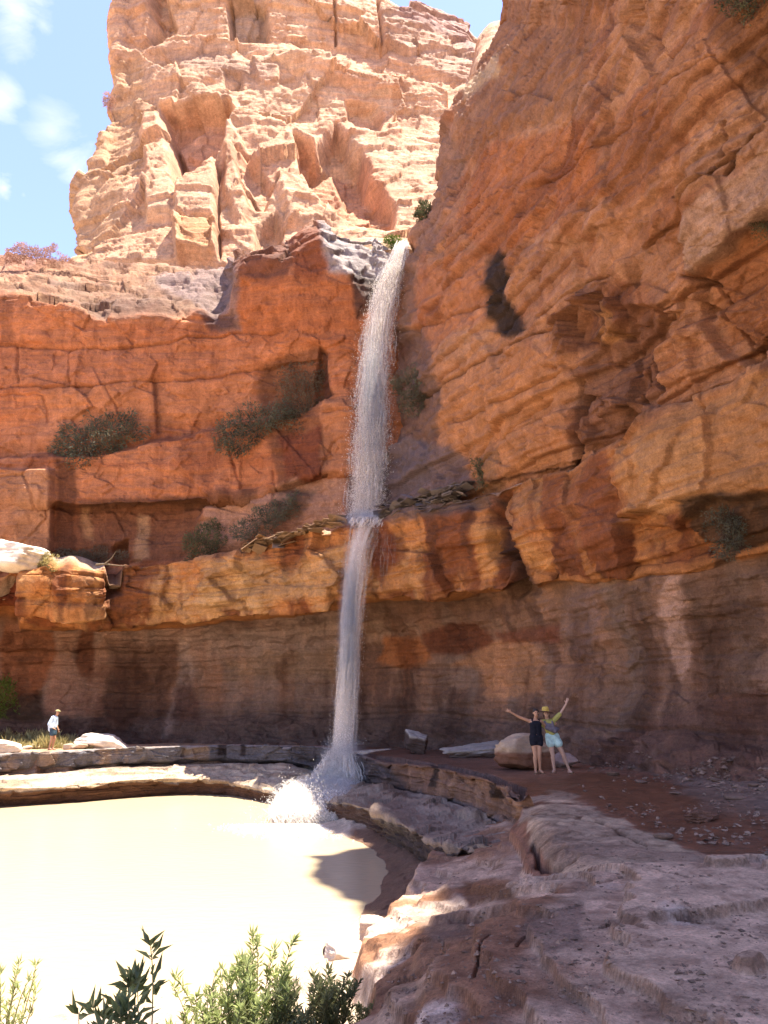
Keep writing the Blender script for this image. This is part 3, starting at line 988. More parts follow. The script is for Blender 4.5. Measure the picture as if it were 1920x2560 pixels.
for ln, w in [([(1435, 1180), (1430, 960)], 5), ([(1590, 900), (1590, 1060)], 4), ([(1200, 1200), (1430, 1180), (1560, 1110), (1750, 1020), (1920, 935)], 4), ([(1480, 740), (1480, 860)], 5),
              ([(1830, 440), (1880, 340)], 4), ([(1020, 1010), (1180, 900), (1290, 850)], 2.5)]:
    pt.mix(pt.stroke(ln, w, 4, 8), lin(76, 40, 24), 0.75)
# paler crest of the nose
pt.mix(pt.mask([(1160, 220), (1250, 140), (1260, 180), (1170, 260)], 8, 8), lin(214, 176, 130), 0.6)
wet = pt.mask([(960, 600), (1030, 600), (1080, 900), (1100, 1290), (900, 1300)], 40, 20)
colA = np.concatenate([pt.c, (1 - 0.6 * wet)[:, None]], 1)
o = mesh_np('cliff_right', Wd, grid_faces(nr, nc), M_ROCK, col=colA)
tag(o, kind='structure')

# ================================================================== TOWER
def tower(name, colsdef, lines_def, seed, extra=None, paintf=None, step=2.7):
    G, rows, cols = net(lines_def, step=step)
    Nn = gnormals(G)
    nr, nc = G.shape[:2]
    Wp = G.reshape(-1, 3)
    Nf = Nn.reshape(-1, 3)
    f0, e0, _ = facets(Wp * np.array([0.09, 0.09, 0.07]) + 7, seed)
    f1, e1, _ = facets(Wp * np.array([0.2, 0.2, 0.17]) + 37, seed + 1)
    f2, e2, _ = facets(Wp * np.array([0.5, 0.5, 0.6]) + 57, seed + 2)
    f3, e3, _ = facets(Wp * np.array([1.1, 1.1, 1.7]) + 17, seed + 3)
    fb = fbm(Wp * 0.12, 5, seed + 4)
    lam = fbm(Wp * np.array([0.03, 0.03, 0.6]), 4, seed + 5)
    bd1, pr1 = beds(Wp[:, 2], 4.5, seed + 20, 2.0 * fbm(Wp * 0.03, 3, seed + 21))
    bd2, pr2 = beds(Wp[:, 2], 1.3, seed + 22, 1.2 * fbm(Wp * 0.05, 3, seed + 23))
    disp = 1.1 * f0 + 0.35 * f1 + 0.13 * f2 + 0.08 * f3 + 0.8 * fb + 0.2 * lam + 0.32 * bd1 + 0.12 * bd2 - 0.15 * pr2
    pt = Paint(Wp, np.zeros(3))
    if extra is not None:
        disp = extra(pt, disp)
    Wd = Wp + Nf * disp[:, None]
    n_big = fbm(Wp * 0.07, 4, seed + 7)
    n_mid = fbm(Wp * np.array([0.3, 0.3, 0.4]), 4, seed + 8)
    n_dr = fbm(Wp * np.array([0.5, 0.5, 0.06]), 4, seed + 9)
    lamc = fbm(Wp * np.array([0.04, 0.04, 0.7]), 4, seed + 10)
    pt = Paint(Wp, lin(218, 166, 124))
    pt.mix(sstep(-0.2, 0.3, n_big), lin(216, 156, 114), 0.7)
    pt.mix(sstep(0.0, 0.4, n_mid), lin(206, 146, 102), 0.5)
    pt.mix(sstep(0.15, 0.5, lamc), lin(214, 170, 130), 0.5)
    pt.mix(sstep(0.25, 0.5, n_dr), lin(172, 112, 72), 0.4)
    if paintf is not None:
        paintf(pt)
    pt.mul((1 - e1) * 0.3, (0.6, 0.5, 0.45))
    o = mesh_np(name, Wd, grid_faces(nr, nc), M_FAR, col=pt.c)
    tag(o, kind='structure')
    return o


TC = np.array([-0.08, 0.0, .04, .1, .17, .24, .32, .4, .5, .6, .7, .8, .9, 1.0, 1.15])
LE = [(-500, 330), (-200, 300), (0, 287), (60, 286), (130, 290), (200, 297), (240, 293), (270, 264), (330, 268), (345, 240), (400, 246), (440, 222), (480, 205), (560, 198), (640, 188), (760, 175)]
tl = []
for (py, dmid, dleft) in [(-620, 104, 112), (-300, 99, 106), (-60, 97, 103), (60, 96, 101), (120, 95, 99.5), (150, 92.5, 98), (230, 90.5, 96), (270, 89.5, 95), (300, 88.8, 94), (400, 83, 91), (500, 78, 88), (600, 73, 84), (680, 70, 80), (860, 64, 74)]:
    lx = float(curve(LE, [py])[0])
    row = []
    for u in TC:
        x = lx + (1230 - lx) * u
        if u < 0:
            pnt = P(lx, py, dleft) + np.array([1.5, 22, 0])
        else:
            k = 1 - math.exp(-u / 0.09)
            d = dleft * (1 - k) + dmid * k
            d += 9 * max(0, u - 0.35)           # right part recedes
            pnt = P(x, py, d)
        row.append(pnt)
    tl.append(np.array(row))
tl.insert(0, tl[0] + np.array([0, 25, 3]))


def tower_extra(pt, disp):
    for pol, a, s, w in [
        ([(360, -80), (410, -40), (425, 40), (436, 70), (405, 115), (380, 100), (392, 60), (375, 20)], -5.0, 6, 6),
        ([(408, 275), (575, 272), (580, 290), (560, 320), (555, 370), (520, 430), (470, 480), (445, 470), (430, 350)], -4.5, 5, 9),
        ([(400, 255), (585, 250), (585, 280), (400, 285)], 1.6, 5, 8),
        ([(455, 450), (500, 400), (530, 410), (545, 470), (540, 640), (450, 650), (445, 520)], 3.0, 6, 8),
        ([(590, 390), (620, 390), (690, 460), (660, 520), (625, 520), (600, 450)], -2.8, 6, 8),
        ([(735, 345), (790, 360), (840, 310), (905, 370), (915, 440), (985, 520), (975, 590), (900, 575), (850, 540), (800, 500), (770, 440)], -5.0, 6, 10),
        ([(830, 350), (905, 365), (930, 430), (880, 460), (840, 400)], -1.6, 5, 6),
        ([(865, 240), (930, 250), (960, 280), (950, 320), (890, 310), (870, 280)], -2.6, 5, 6),
        ([(640, 560), (690, 540), (710, 580), (690, 650), (640, 650)], -3.0, 6, 8),
        ([(570, 10), (665, 0), (670, 90), (660, 110), (580, 110)], -2.6, 4, 5),
        ([(360, 140), (600, 120), (760, 170), (1000, 240), (1000, 200), (760, 120), (580, 105), (440, 100)], 1.8, 8, 12),
        ([(950, 20), (1060, 40), (1200, 120), (1200, 230), (960, 150)], 1.5, 8, 10),
        ([(360, 290), (400, 290), (440, 470), (440, 540), (370, 540)], 1.8, 6, 8),
        ([(560, 300), (600, 350), (640, 520), (600, 560), (560, 480)], 1.8, 6, 8),
        ([(700, 420), (760, 470), (850, 560), (720, 560), (690, 480)], 1.5, 8, 10),
        ([(200, 330), (270, 330), (268, 420), (225, 420)], 1.0, 5, 6),
        ([(560, 180), (600, 180), (605, 220), (560, 225)], -1.4, 4, 5),
        ([(700, 170), (760, 180), (740, 215), (700, 205)], -1.6, 4, 5),
        ([(455, 555), (540, 555), (530, 640), (460, 640)], -1.6, 4, 5),
    ]:
        disp = disp + a * 0.72 * pt.mask(pol, s + 4, w)
    for ln, w in [([(945, 0), (955, 120)], 3), ([(835, 0), (840, 110)], 2), ([(545, 430), (548, 640)], 3), ([(575, 0), (580, 110)], 4)]:
        disp = disp - 1.2 * pt.stroke(ln, w, 3, 5)
    return disp


def tower_paint(pt):
    for pol, cc, am in [
        ([(190, 200), (360, 140), (370, 300), (330, 480), (270, 660), (180, 660)], lin(196, 146, 98), 0.6),
        ([(408, 275), (575, 275), (555, 370), (520, 430), (470, 480), (445, 470), (430, 350)], lin(214, 142, 100), 0.7),
        ([(455, 560), (540, 560), (530, 645), (455, 645)], lin(212, 144, 84), 0.7),
        ([(735, 345), (915, 370), (985, 520), (975, 590), (850, 560), (770, 440)], lin(212, 138, 92), 0.7),
        ([(570, 0), (665, 0), (670, 100), (580, 110)], lin(150, 120, 96), 0.7),
        ([(360, 200), (420, 130), (560, 130), (700, 170), (680, 210), (560, 190), (440, 170)], lin(168, 128, 104), 0.6),
        ([(950, 0), (1220, 100), (1200, 240), (960, 120)], lin(168, 128, 104), 0.6),
        ([(990, 20), (1180, 110), (1180, 140), (990, 50)], lin(150, 108, 104), 0.6),
        ([(225, 235), (275, 235), (275, 275), (225, 275)], lin(196, 130, 128), 0.6),
    ]:
        pt.mix(pt.mask(pol, 12, 16), cc, am)


# skyline of the tower's right shoulder: cut rows to follow it
SKY_R = [(930, -400), (950, 12), (1010, 14), (1040, 46), (1100, 68), (1150, 95), (1180, 112), (1230, 120), (1330, 150)]
for r in range(len(tl)):
    for c in range(len(tl[r])):
        ppx, ppy = proj(tl[r][c])
        if ppx > 935:
            sy = float(curve(SKY_R, [float(ppx)])[0])
            if ppy < sy:
                dep = tl[r][c][1]
                extra_d = (sy - ppy) * 0.03
                tl[r][c] = P(float(ppx), sy + 1, dep + 1 + extra_d)
tower('rock_tower', None, tl, 101, tower_extra, tower_paint)

# small far knob between tower and right wall
KC = np.linspace(1120, 1330, 9)
kt = [(1120, 230), (1172, 205), (1176, 140), (1200, 100), (1225, 68), (1250, 62), (1290, 70), (1330, 110)]
kl = [P(KC, curve(kt, KC), 66.0) + np.array([0, 9, 0.5]), P(KC, curve(kt, KC), 62.0 + 0 * KC), P(KC, curve(kt, KC) + 50, 58 + 0 * KC), P(KC, curve(kt, KC) + 130, 56 + 0 * KC), P(KC, 420 + 0 * KC, 54 + 0 * KC), P(KC, 700 + 0 * KC, 52 + 0 * KC)]


def knob_extra(pt, disp):
    return disp * 0.35


tower('rock_knob', None, kl, 151, knob_extra, None, step=3.2)

# stream bed between the cliffs behind the lip
SBC = np.linspace(780, 1160, 12)
sl = [P(SBC, curve([(780, 640), (900, 596), (1000, 600), (1060, 604), (1160, 640)], SBC), 60 + 0 * SBC), P(SBC, curve([(780, 640), (900, 600), (1000, 606), (1060, 610), (1160, 640)], SBC), 46 + 0 * SBC),
      P(SBC, curve([(780, 660), (900, 628), (985, 618), (1030, 616), (1160, 660)], SBC), 41.0 + 0 * SBC), P(SBC, 760 + 0 * SBC, 42.6 + 0 * SBC), P(SBC, 1000 + 0 * SBC, 43 + 0 * SBC), P(SBC, 1330 + 0 * SBC, 43 + 0 * SBC)]


def sb_extra(pt, disp):
    return disp * 0.22


def sb_paint(pt):
    pt.mix(sstep(600, 680, pt.py), lin(104, 78, 66), 0.9)
    pt.mix((1 - sstep(600, 640, pt.py)), lin(196, 160, 120), 0.6)


tower('stream_gully', None, sl, 171, sb_extra, sb_paint, step=3.2)
# ================================================================== GROUND (one sheet, polar spacing round the viewpoint, to the horizon)
POOL_Z = -1.9
RIM1 = [(-700, 1895, 27), (-400, 1893, 30), (0, 1885, 33.5), (140, 1879, 35), (300, 1870, 36.5), (560, 1863, 38), (800, 1868, 35.5), (870, 1882, 33), (960, 1906, 29.5), (1084, 1917, 25.5), (1207, 1947, 20.5), (1281, 1977, 17.3)]


def plan(pts, z):
    a = np.array(pts, float)
    return Pz(a[:, 0], a[:, 1], z)[:, :2]


rim_plan = np.array([P(a, b, c)[:2] for a, b, c in RIM1])
floor_rim = plan([(1296, 2035), (1300, 2078), (1330, 2100), (1390, 2150), (1440, 2205), (1415, 2240), (1400, 2290), (1455, 2330), (1420, 2370), (1310, 2385), (1275, 2420), (1272, 2460), (1300, 2500), (1240, 2540), (1120, 2600), (1050, 2760), (1040, 3100)], -0.12)
rim_in = rim_plan + np.array([0.45, 0.75])
polyA = np.vstack([[[-60, 24]], rim_in, floor_rim, [[0.6, 0.5], [-1.5, -3], [-1.5, -60], [60, -60], [60, 80], [-60, 80]]])
polyB = np.vstack([plan([(1281, 1990)], -0.3), plan([(1240, 2060), (1150, 2075), (1078, 2108), (1040, 2143), (1031, 2204), (1000, 2250), (968, 2284), (956, 2327), (968, 2395), (958, 2450), (900, 2542), (800, 2720), (700, 3100)], -0.95), [[-2.0, 1.0], [-3, -60], [60, -60], [60, 20]]])
polyC = np.vstack([plan([(1078, 2060), (960, 2040), (800, 2062), (842, 2088), (905, 2108), (945, 2132), (963, 2180), (940, 2241), (915, 2262), (890, 2290), (850, 2335), (815, 2380), (700, 2440), (500, 2488), (300, 2522), (0, 2545), (-400, 2570), (-1200, 2600)], POOL_Z), [[-14, -60], [60, -60], [60, 20]]])
step1 = plan([(1140, 2110), (1200, 2150), (1290, 2180), (1350, 2300), (1230, 2330), (1120, 2300), (1060, 2330), (1150, 2380), (1180, 2440), (1080, 2560), (1010, 2700)], -0.8)
step1 = np.vstack([step1, [[0.3, 0], [20, 0], [20, 20]]])
step2 = plan([(1080, 2200), (1130, 2260), (1060, 2290), (1030, 2350), (1090, 2420), (1060, 2480), (980, 2560), (930, 2700)], -0.9)
step2 = np.vstack([step2, [[-0.5, 0], [20, 0], [20, 20]]])

az_in = np.radians(np.linspace(-33, 33, 560))
az_out = np.radians(np.linspace(33, 327, 90))[1:-1]
AZ = np.concatenate([az_in, az_out, [az_in[0] + 2 * math.pi]])
rr_ = [0.6]
while rr_[-1] < 700:
    r = rr_[-1]
    rr_.append(r * (1.0048 if 5.2 < r < 34 else (1.012 if r < 60 else 1.08)))
RR = np.array(rr_)
X = RR[:, None] * np.sin(AZ)[None]
Y = RR[:, None] * np.cos(AZ)[None]
x, y = X.ravel(), Y.ravel()
Z0 = np.zeros_like(x)
P2 = np.stack([x, y, Z0], 1)
w1 = fbm(P2 * 0.7, 2, 201) * 0.45
w2 = fbm(P2 * 0.7 + 40, 2, 202) * 0.45
near = 1 - sstep(12, 18, np.hypot(x, y))
xw, yw = x + w1 * near, y + w2 * near
nse = fbm(P2 * 0.5, 4, 203)
nfi = fbm(P2 * 2.2, 4, 204)
ff, fe, _ = facets(np.stack([x * 0.9, y * 0.9, Z0], 1), 205)
ff2, fe2, _ = facets(np.stack([x * 2.6, y * 2.6, Z0], 1), 206)
# stepped thin slabs: quantised noise
tq = fbm(P2 * 0.33 + 5, 4, 207) * 3.2
tqs = np.floor(tq) + sstep(0.75, 1.0, tq - np.floor(tq))
sdA = sdpoly(xw, yw, polyA)
sdB = sdpoly(xw, yw, polyB)
sdC = sdpoly(xw, yw, polyC)
cpx, cpy = proj(np.stack([x, y, np.full_like(x, -0.5)], 1))
cpx += 14 * fbm(P2 * 1.5, 3, 243)
cpy += 10 * fbm(P2 * 1.5 + 9, 3, 244)
CRK = [([(1330, 2150), (1345, 2185), (1400, 2215), (1450, 2222)], 4, 0.22), ([(985, 2290), (1090, 2325), (1180, 2350), (1290, 2400)], 3, 0.10), ([(960, 2460), (1080, 2495)], 3, 0.10),
       ([(1040, 2250), (1150, 2285), (1300, 2300)], 2.5, 0.07), ([(1300, 2500), (1350, 2440), (1460, 2400)], 2.5, 0.06), ([(1180, 2560), (1230, 2440)], 2.5, 0.08), ([(1500, 2330), (1600, 2310), (1750, 2350)], 2, 0.04),
       ([(1010, 2380), (1120, 2420), (1200, 2440)], 2.5, 0.08), ([(1450, 2500), (1620, 2450), (1800, 2470)], 2, 0.04), ([(1330, 2090), (1500, 2120), (1620, 2180)], 2, 0.04)]
crk = np.zeros_like(x)
crd = np.zeros_like(x)
for ln, w, a in CRK:
    mcr = 1 - sstep(w * 0.5, w * 1.6, sdline(cpx, cpy, ln))
    crk = np.maximum(crk, mcr)
    crd = np.maximum(crd, mcr * a)
slope_right = 0.10 * np.clip((x - 5 - 0.12 * y), 0, 20)
# talus against the back wall / right wall
hA = 0.0 + 0.05 * nse + 0.03 * nfi + slope_right * 0.9
fore = 1 - sstep(8, 20, y)
rA = (0.11 * fbm(P2 * 0.45 + 3, 4, 224) + 0.008 * fbm(P2 * 3.5, 3, 225)) / 0.03
qfA = rA - np.floor(rA)
hA = hA - 0.12 * fore + fore * 0.03 * (np.floor(rA) + sstep(0.92, 1.0, rA - np.floor(rA))) + 0.012 * fbm(P2 * 7, 4, 226) * fore
hA_edge = -0.30 * sstep(0.8, 0.0, sdA) ** 2 * (1 - sstep(14, 17, y))
rB = -1.10 + 0.16 * np.clip(sdB, 0, 2.5) + 0.22 * fbm(P2 * 0.45 + 9, 4, 221) + 0.012 * fbm(P2 * 4, 3, 222)
qB = rB / 0.085
qf = qB - np.floor(qB)
hB = 0.085 * (np.floor(qB) + sstep(0.91, 1.0, qf)) + 0.015 * nfi + 0.012 * fbm(P2 * 9, 3, 223) + 0.05 * sstep(-0.04, 0.06, sdpoly(xw, yw, step1)) + 0.06 * sstep(-0.04, 0.06, sdpoly(xw, yw, step2))
hC = POOL_Z - 0.02 + 0.30 * np.clip(sdC, -4, 1.6) * (x > -2.5) + (x <= -2.5) * 0.16 * np.clip(sdC, -8, 4.0) + 0.06 * nse + 0.03 * nfi + 0.05 * ff2 * sstep(0, 1, sdC)
h = np.full_like(x, -3.4) + 0.2 * nse
k = lambda hh, sd, w: np.where(sd > 0, hh, hh - 9 * np.maximum(-sd, 0) ** 0.9 / w)
h = np.maximum(h, hC)
hBt = np.where(sdB > 0, hB, hB + sdB * 3.5)
hB = hB + 0.62 * sstep(-2.6, -0.1, sdA) * (1 - sstep(8.8, 10.6, y)) + 0.2 * sstep(-1.5, -0.1, sdA) * sstep(9, 11, y)
hBt = np.where(sdB > 0, hB, hB + sdB * 3.5)
hAt = np.where(sdA > 0, hA + hA_edge, hA + hA_edge + sdA * np.where(y > 16.5, 25, 3.2))
h = np.maximum(h, hBt)
h = np.maximum(h, hAt)
h = h - crd * (y > 0)
far = sstep(60, 200, np.hypot(x, y))
h = h * (1 - far) + (-1.0 + 6 * nse) * far
onA = (hAt >= h - 0.01) & (sdA > -0.3)
onB = (hBt >= h - 0.01) & ~onA & (sdB > -0.6)
# undercut of the block edges
Wp = np.stack([x, y, h], 1)
pt = Paint(Wp, lin(150, 116, 92))
wx = fbm(P2 * 0.9, 4, 211)
wx2 = fbm(P2 * 0.28, 4, 212)
wx3 = fbm(P2 * np.array([3.5, 3.5, 1]), 3, 213)
c_pk = lin(196, 166, 150)
pt.wx = fbm(P2 * 1.1, 5, 241)
pt.wy = fbm(P2 * 1.1 + 30, 5, 242)
A_ = onA.astype(float)
B_ = onB.astype(float)
pt.mix(A_, lin(150, 100, 74), 1)
greyz = pt.mask([(1290, 2010), (1400, 1990), (1500, 2030), (1600, 2080), (1740, 2120), (1860, 2180), (2000, 2220), (2600, 2400), (2600, 3600), (900, 3600), (1050, 2500), (1280, 2400), (1400, 2320), (1420, 2230), (1310, 2080)], 5, 40)
pt.mix(A_ * greyz, lin(180, 146, 116), 1)
pt.mix(A_ * greyz * sstep(0.0, 0.3, wx), lin(206, 170, 134), 0.8)
pt.mix(A_ * greyz * sstep(0.12, 0.4, -wx), lin(142, 110, 86), 0.6)
pt.mix(A_ * greyz * sstep(0.2, 0.35, wx2), lin(156, 118, 96), 0.5)
redz = pt.mask([(1240, 1960), (1500, 1925), (1700, 1960), (1980, 2040), (1980, 2260), (1850, 2170), (1700, 2110), (1560, 2065), (1460, 2000), (1300, 2020)], 16, 26)
pt.mix(A_ * redz * (1 - greyz), lin(122, 72, 44), 0.9)
pt.mix(A_ * pt.mask([(1600, 1900), (1980, 1930), (1980, 2060), (1760, 2020)], 20, 30), lin(134, 112, 96), 0.7)
pt.mix(A_ * pt.mask([(880, 1850), (1500, 1870), (1280, 1940), (1200, 1940), (900, 1910)], 8, 10), lin(112, 80, 66), 0.9)
pt.mix(A_ * (px_ := pt.px < 760) * 1.0, lin(200, 160, 122), 0.9)
pt.mix(B_, lin(212, 170, 138), 1)
pt.mix(B_ * sstep(0.10, 0.26, wx2 + 0.3 * wx), lin(150, 94, 58), 0.85)
pt.mix(B_ * sstep(0.15, 0.4, wx), lin(222, 196, 176), 0.7)
spk = fbm(P2 * 6, 3, 231)
pt.mul(np.maximum(A_, B_) * sstep(0.15, 0.45, spk), (0.72, 0.68, 0.66))
pt.mul(np.maximum(A_, B_) * sstep(0.15, 0.45, -spk), (1.2, 1.2, 1.2))
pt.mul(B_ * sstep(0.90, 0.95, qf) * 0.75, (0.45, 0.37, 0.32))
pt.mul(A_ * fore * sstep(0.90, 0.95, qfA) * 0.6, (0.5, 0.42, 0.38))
pt.mul(crk * 0.9, (0.35, 0.28, 0.24))
for pol, cc, am in [
    ([(1050, 2090), (1120, 2070), (1280, 2080), (1300, 2130), (1180, 2150), (1060, 2160)], lin(150, 98, 66), 0.8),
    ([(1160, 2200), (1280, 2220), (1300, 2260), (1180, 2270)], lin(132, 84, 50), 0.9),
    ([(1320, 2290), (1450, 2250), (1460, 2340), (1380, 2380), (1300, 2340)], lin(146, 112, 92), 0.8),
    ([(1020, 2290), (1150, 2270), (1180, 2330), (1080, 2350)], lin(140, 108, 88), 0.8),
]:
    pt.mix(pt.mask(pol, 10, 20) * np.maximum(A_, B_), cc, am)
C_ = 1 - np.maximum(A_, B_)
bank = pt.mask([(880, 2060), (1100, 2060), (1080, 2220), (990, 2300), (960, 2400), (900, 2300), (860, 2150)], 14, 12)
pt.mix(C_, lin(214, 186, 158), 1)
pt.mix(C_ * bank, lin(110, 70, 48), 0.9)
# risers darker brown wherever the step faces are steep
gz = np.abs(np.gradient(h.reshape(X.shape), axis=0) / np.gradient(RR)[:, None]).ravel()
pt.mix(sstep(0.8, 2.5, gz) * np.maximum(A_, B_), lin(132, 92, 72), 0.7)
dry = 1 - np.clip(0.75 * bank * C_ + 1.0 * A_ * redz * (1 - greyz) * sstep(-0.3, 0.1, wx2 + 0.2) + 0.9 * A_ * pt.mask([(860, 1850), (1500, 1880), (1500, 2010), (1280, 1990), (1100, 1930), (860, 1900)], 14, 10), 0, 1)
colA = np.concatenate([pt.c, dry[:, None]], 1)
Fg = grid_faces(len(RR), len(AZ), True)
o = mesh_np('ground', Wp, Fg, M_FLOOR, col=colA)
tag(o, kind='structure')

# ================================================================== ROCK SHELF (the layered ledges round the pool)
CS = np.array([-700, -400, -200, -60, 0, 60, 140, 220, 300, 400, 480, 560, 640, 720, 800, 870, 910, 960, 1023, 1084, 1146, 1207, 1245, 1281, 1306], float)


def S(pts, dep):
    return P(CS, curve(pts, CS), curve(dep, CS))


rim1d = [(a, c) for a, b, c in RIM1] + [(1306, 15.5)]
rim1y = [(a, b) for a, b, c in RIM1] + [(1306, 2005)]
off = lambda dd, lst: [(a, c + dd) for a, c in lst]
bot1 = [(-700, 1940), (-200, 1932), (0, 1924), (300, 1905), (560, 1896), (720, 1902), (800, 1922), (870, 1940), (960, 1960), (1023, 1976), (1084, 1988), (1146, 2006), (1207, 2032), (1281, 2070), (1306, 2090)]
cr1 = [(-700, 1960), (-200, 1950), (0, 1941), (300, 1916), (560, 1910), (720, 1912), (800, 1934), (870, 1948), (960, 1964), (1023, 1980), (1084, 1992), (1146, 2011), (1207, 2037), (1281, 2076), (1306, 2094)]
s2f = [(-700, 1995), (-200, 1983), (0, 1973), (240, 1962), (320, 1948), (450, 1948), (560, 1954), (640, 1972), (720, 1984), (800, 2002), (870, 2008), (960, 2034), (1023, 2068), (1084, 2106), (1146, 2118), (1207, 2122), (1281, 2118), (1306, 2118)]
s2m = [(a, (float(curve(cr1, [a])[0]) * 0.5 + float(curve(s2f, [a])[0]) * 0.5)) for a in CS]
d2f = [(-700, 25), (-400, 28), (0, 31), (240, 33.2), (320, 34.5), (450, 36), (560, 35.6), (640, 33.8), (720, 31.2), (800, 28.2), (870, 25.8), (960, 22.8), (1023, 19.8), (1084, 17.0), (1146, 16.0), (1207, 15.2), (1281, 14.0), (1306, 13.4)]
d2m = [(a, (float(curve(rim1d, [a])[0]) * 0.5 + float(curve(d2f, [a])[0]) * 0.5)) for a in CS]
s2b = [(-700, 2015), (-200, 2000), (0, 1990), (240, 1975), (320, 1962), (450, 1958), (560, 1968), (720, 2000), (800, 2018), (870, 2024), (960, 2050), (1023, 2086), (1084, 2126), (1146, 2140), (1306, 2150)]
wtr = [(-700, 2050), (-200, 2025), (0, 2014), (300, 2002), (420, 2001), (560, 2022), (700, 2034), (760, 2060), (840, 2094), (960, 2150), (1023, 2190), (1306, 2260)]
lw = P(CS, curve(wtr, CS), curve(d2f, CS) + 0.5)
lw2 = lw.copy()
lw2[:, 2] = np.minimum(lw2[:, 2], POOL_Z - 0.1) - 0.8
lines = [
    S(rim1y, rim1d) + np.array([0, 2.2, -0.12]),
    S(rim1y, rim1d) + np.array([0, 0.9, -0.01]),
    S(rim1y, rim1d),
    S(bot1, off(0.15, rim1d)),
    S([(a, b + 2) for a, b in cr1], off(0.9, rim1d)),
    S(cr1, off(-0.1, rim1d)),
    S(s2m, d2m),
    S(s2f, d2f),
    S(s2b, off(0.3, d2f)),
    lw, lw2,
]
G, rows, cols = net(lines, step=2.2, rowstep=1.1)
Nn = gnormals(G)
nr, nc = G.shape[:2]
Wp = G.reshape(-1, 3)
Nf = Nn.reshape(-1, 3)
px, py = proj(Wp)
rowv = np.repeat(rows, nc)
f1, e1, _ = facets(Wp * np.array([0.55, 0.55, 0.8]) + 30, 253)
f2, e2, _ = facets(Wp * np.array([1.6, 1.6, 3.0]) + 9, 254)
f3, e3, _ = facets(Wp * np.array([0.45, 0.45, 0.01]) + 9, 259, tilt=0.2)
fbs = fbm(Wp * 1.8, 4, 258)
lam = fbm(Wp * np.array([0.25, 0.25, 9.0]), 4, 262)
lam2 = fbm(Wp * np.array([0.10, 0.35, 4.0]), 4, 263)
facem = sstep(1.8, 2.0, rowv) * (1 - sstep(3.0, 3.6, rowv))
s2 = sstep(4.8, 5.2, rowv)
disp = facem * (0.07 * f3 + 0.12 * f1 + 0.06 * f2 - 0.12 * (1 - e3) + 0.08 * lam) + 0.06 * fbs + s2 * (0.10 * f1 + 0.06 * f2 + 0.10 * lam + 0.16 * np.round(lam2 * 3) / 3)
disp *= 1 - 0.9 * (1 - sstep(0.6, 1.6, rowv))
Wd = Wp + Nf * disp[:, None]
Wd[:, 2] += 0.04 * lam * s2
pt = Paint(Wp, lin(112, 106, 108))
n1 = fbm(Wp * np.array([0.8, 0.8, 0.2]), 4, 271)
n2 = fbm(Wp * np.array([2.5, 2.5, 0.6]), 3, 272)
rs = sstep(850, 1000, px)
pt.mix(facem * sstep(0.15, 0.4, n1), lin(160, 130, 104), 0.7)
pt.mix((1 - sstep(1.7, 1.95, rowv)), lin(190, 168, 150), 0.9)
pt.mix(facem * sstep(0.1, 0.35, -n1 + 0.3 * n2), lin(96, 88, 90), 0.7)
pt.mix((1 - sstep(1.95, 2.1, rowv)) * rs, lin(118, 82, 64), 0.95)
pt.mix(facem * rs, lin(140, 98, 72), 0.9)
pt.mix(facem * rs * sstep(0.0, 0.3, n2), lin(164, 122, 92), 0.7)
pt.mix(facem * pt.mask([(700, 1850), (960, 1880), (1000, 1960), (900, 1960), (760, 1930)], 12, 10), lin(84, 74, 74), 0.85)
for pol in [[(1078, 1905), (1098, 1908), (1094, 1968), (1074, 1965)], [(1218, 1955), (1238, 1960), (1236, 1998), (1220, 1995)], [(545, 1860), (565, 1862), (565, 1890), (545, 1890)], [(600, 1860), (612, 1862), (612, 1892), (600, 1890)]]:
    pt.mix(pt.mask(pol, 3, 3), lin(50, 34, 28), 0.9)
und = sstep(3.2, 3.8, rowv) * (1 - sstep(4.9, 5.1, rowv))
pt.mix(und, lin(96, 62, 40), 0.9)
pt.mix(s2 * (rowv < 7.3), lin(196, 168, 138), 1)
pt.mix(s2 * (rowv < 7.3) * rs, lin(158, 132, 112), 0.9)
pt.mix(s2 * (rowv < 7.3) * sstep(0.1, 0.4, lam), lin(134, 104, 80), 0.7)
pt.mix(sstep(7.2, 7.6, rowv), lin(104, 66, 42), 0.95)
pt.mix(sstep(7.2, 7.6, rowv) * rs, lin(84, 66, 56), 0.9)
wet = pt.mask([(740, 1850), (1020, 1880), (1040, 2100), (700, 2060)], 30, 20)
pt.mul(wet * 0.6, (0.62, 0.6, 0.62))
colA = np.concatenate([pt.c, (1 - 0.8 * wet)[:, None]], 1)
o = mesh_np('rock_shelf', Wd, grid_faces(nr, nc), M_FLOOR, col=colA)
tag(o, kind='structure')

# ================================================================== POOL
m, n, l, b, oo = new_mat('silty_water')
tcn = n.new('ShaderNodeTexCoord')
nz = n.new('ShaderNodeTexNoise')
nz.inputs['Scale'].default_value = 0.25
nz.inputs['Detail'].default_value = 3
l.new(tcn.outputs['Object'], nz.inputs['Vector'])
cr = n.new('ShaderNodeValToRGB')
cr.color_ramp.elements[0].color = (0.42, 0.325, 0.20, 1)
cr.color_ramp.elements[1].color = (0.46, 0.355, 0.22, 1)
l.new(nz.outputs[0], cr.inputs[0])
l.new(cr.outputs[0], b.inputs['Base Color'])
b.inputs['Roughness'].default_value = 0.22
b.inputs['Specular IOR Level'].default_value = 0.35
mpw = n.new('ShaderNodeMapping')
mpw.inputs['Scale'].default_value = (1.4, 2.6, 1)
l.new(tcn.outputs['Object'], mpw.inputs['Vector'])
nw = n.new('ShaderNodeTexNoise')
nw.inputs['Scale'].default_value = 2.2
nw.inputs['Detail'].default_value = 4
l.new(mpw.outputs[0], nw.inputs['Vector'])
bp = n.new('ShaderNodeBump')
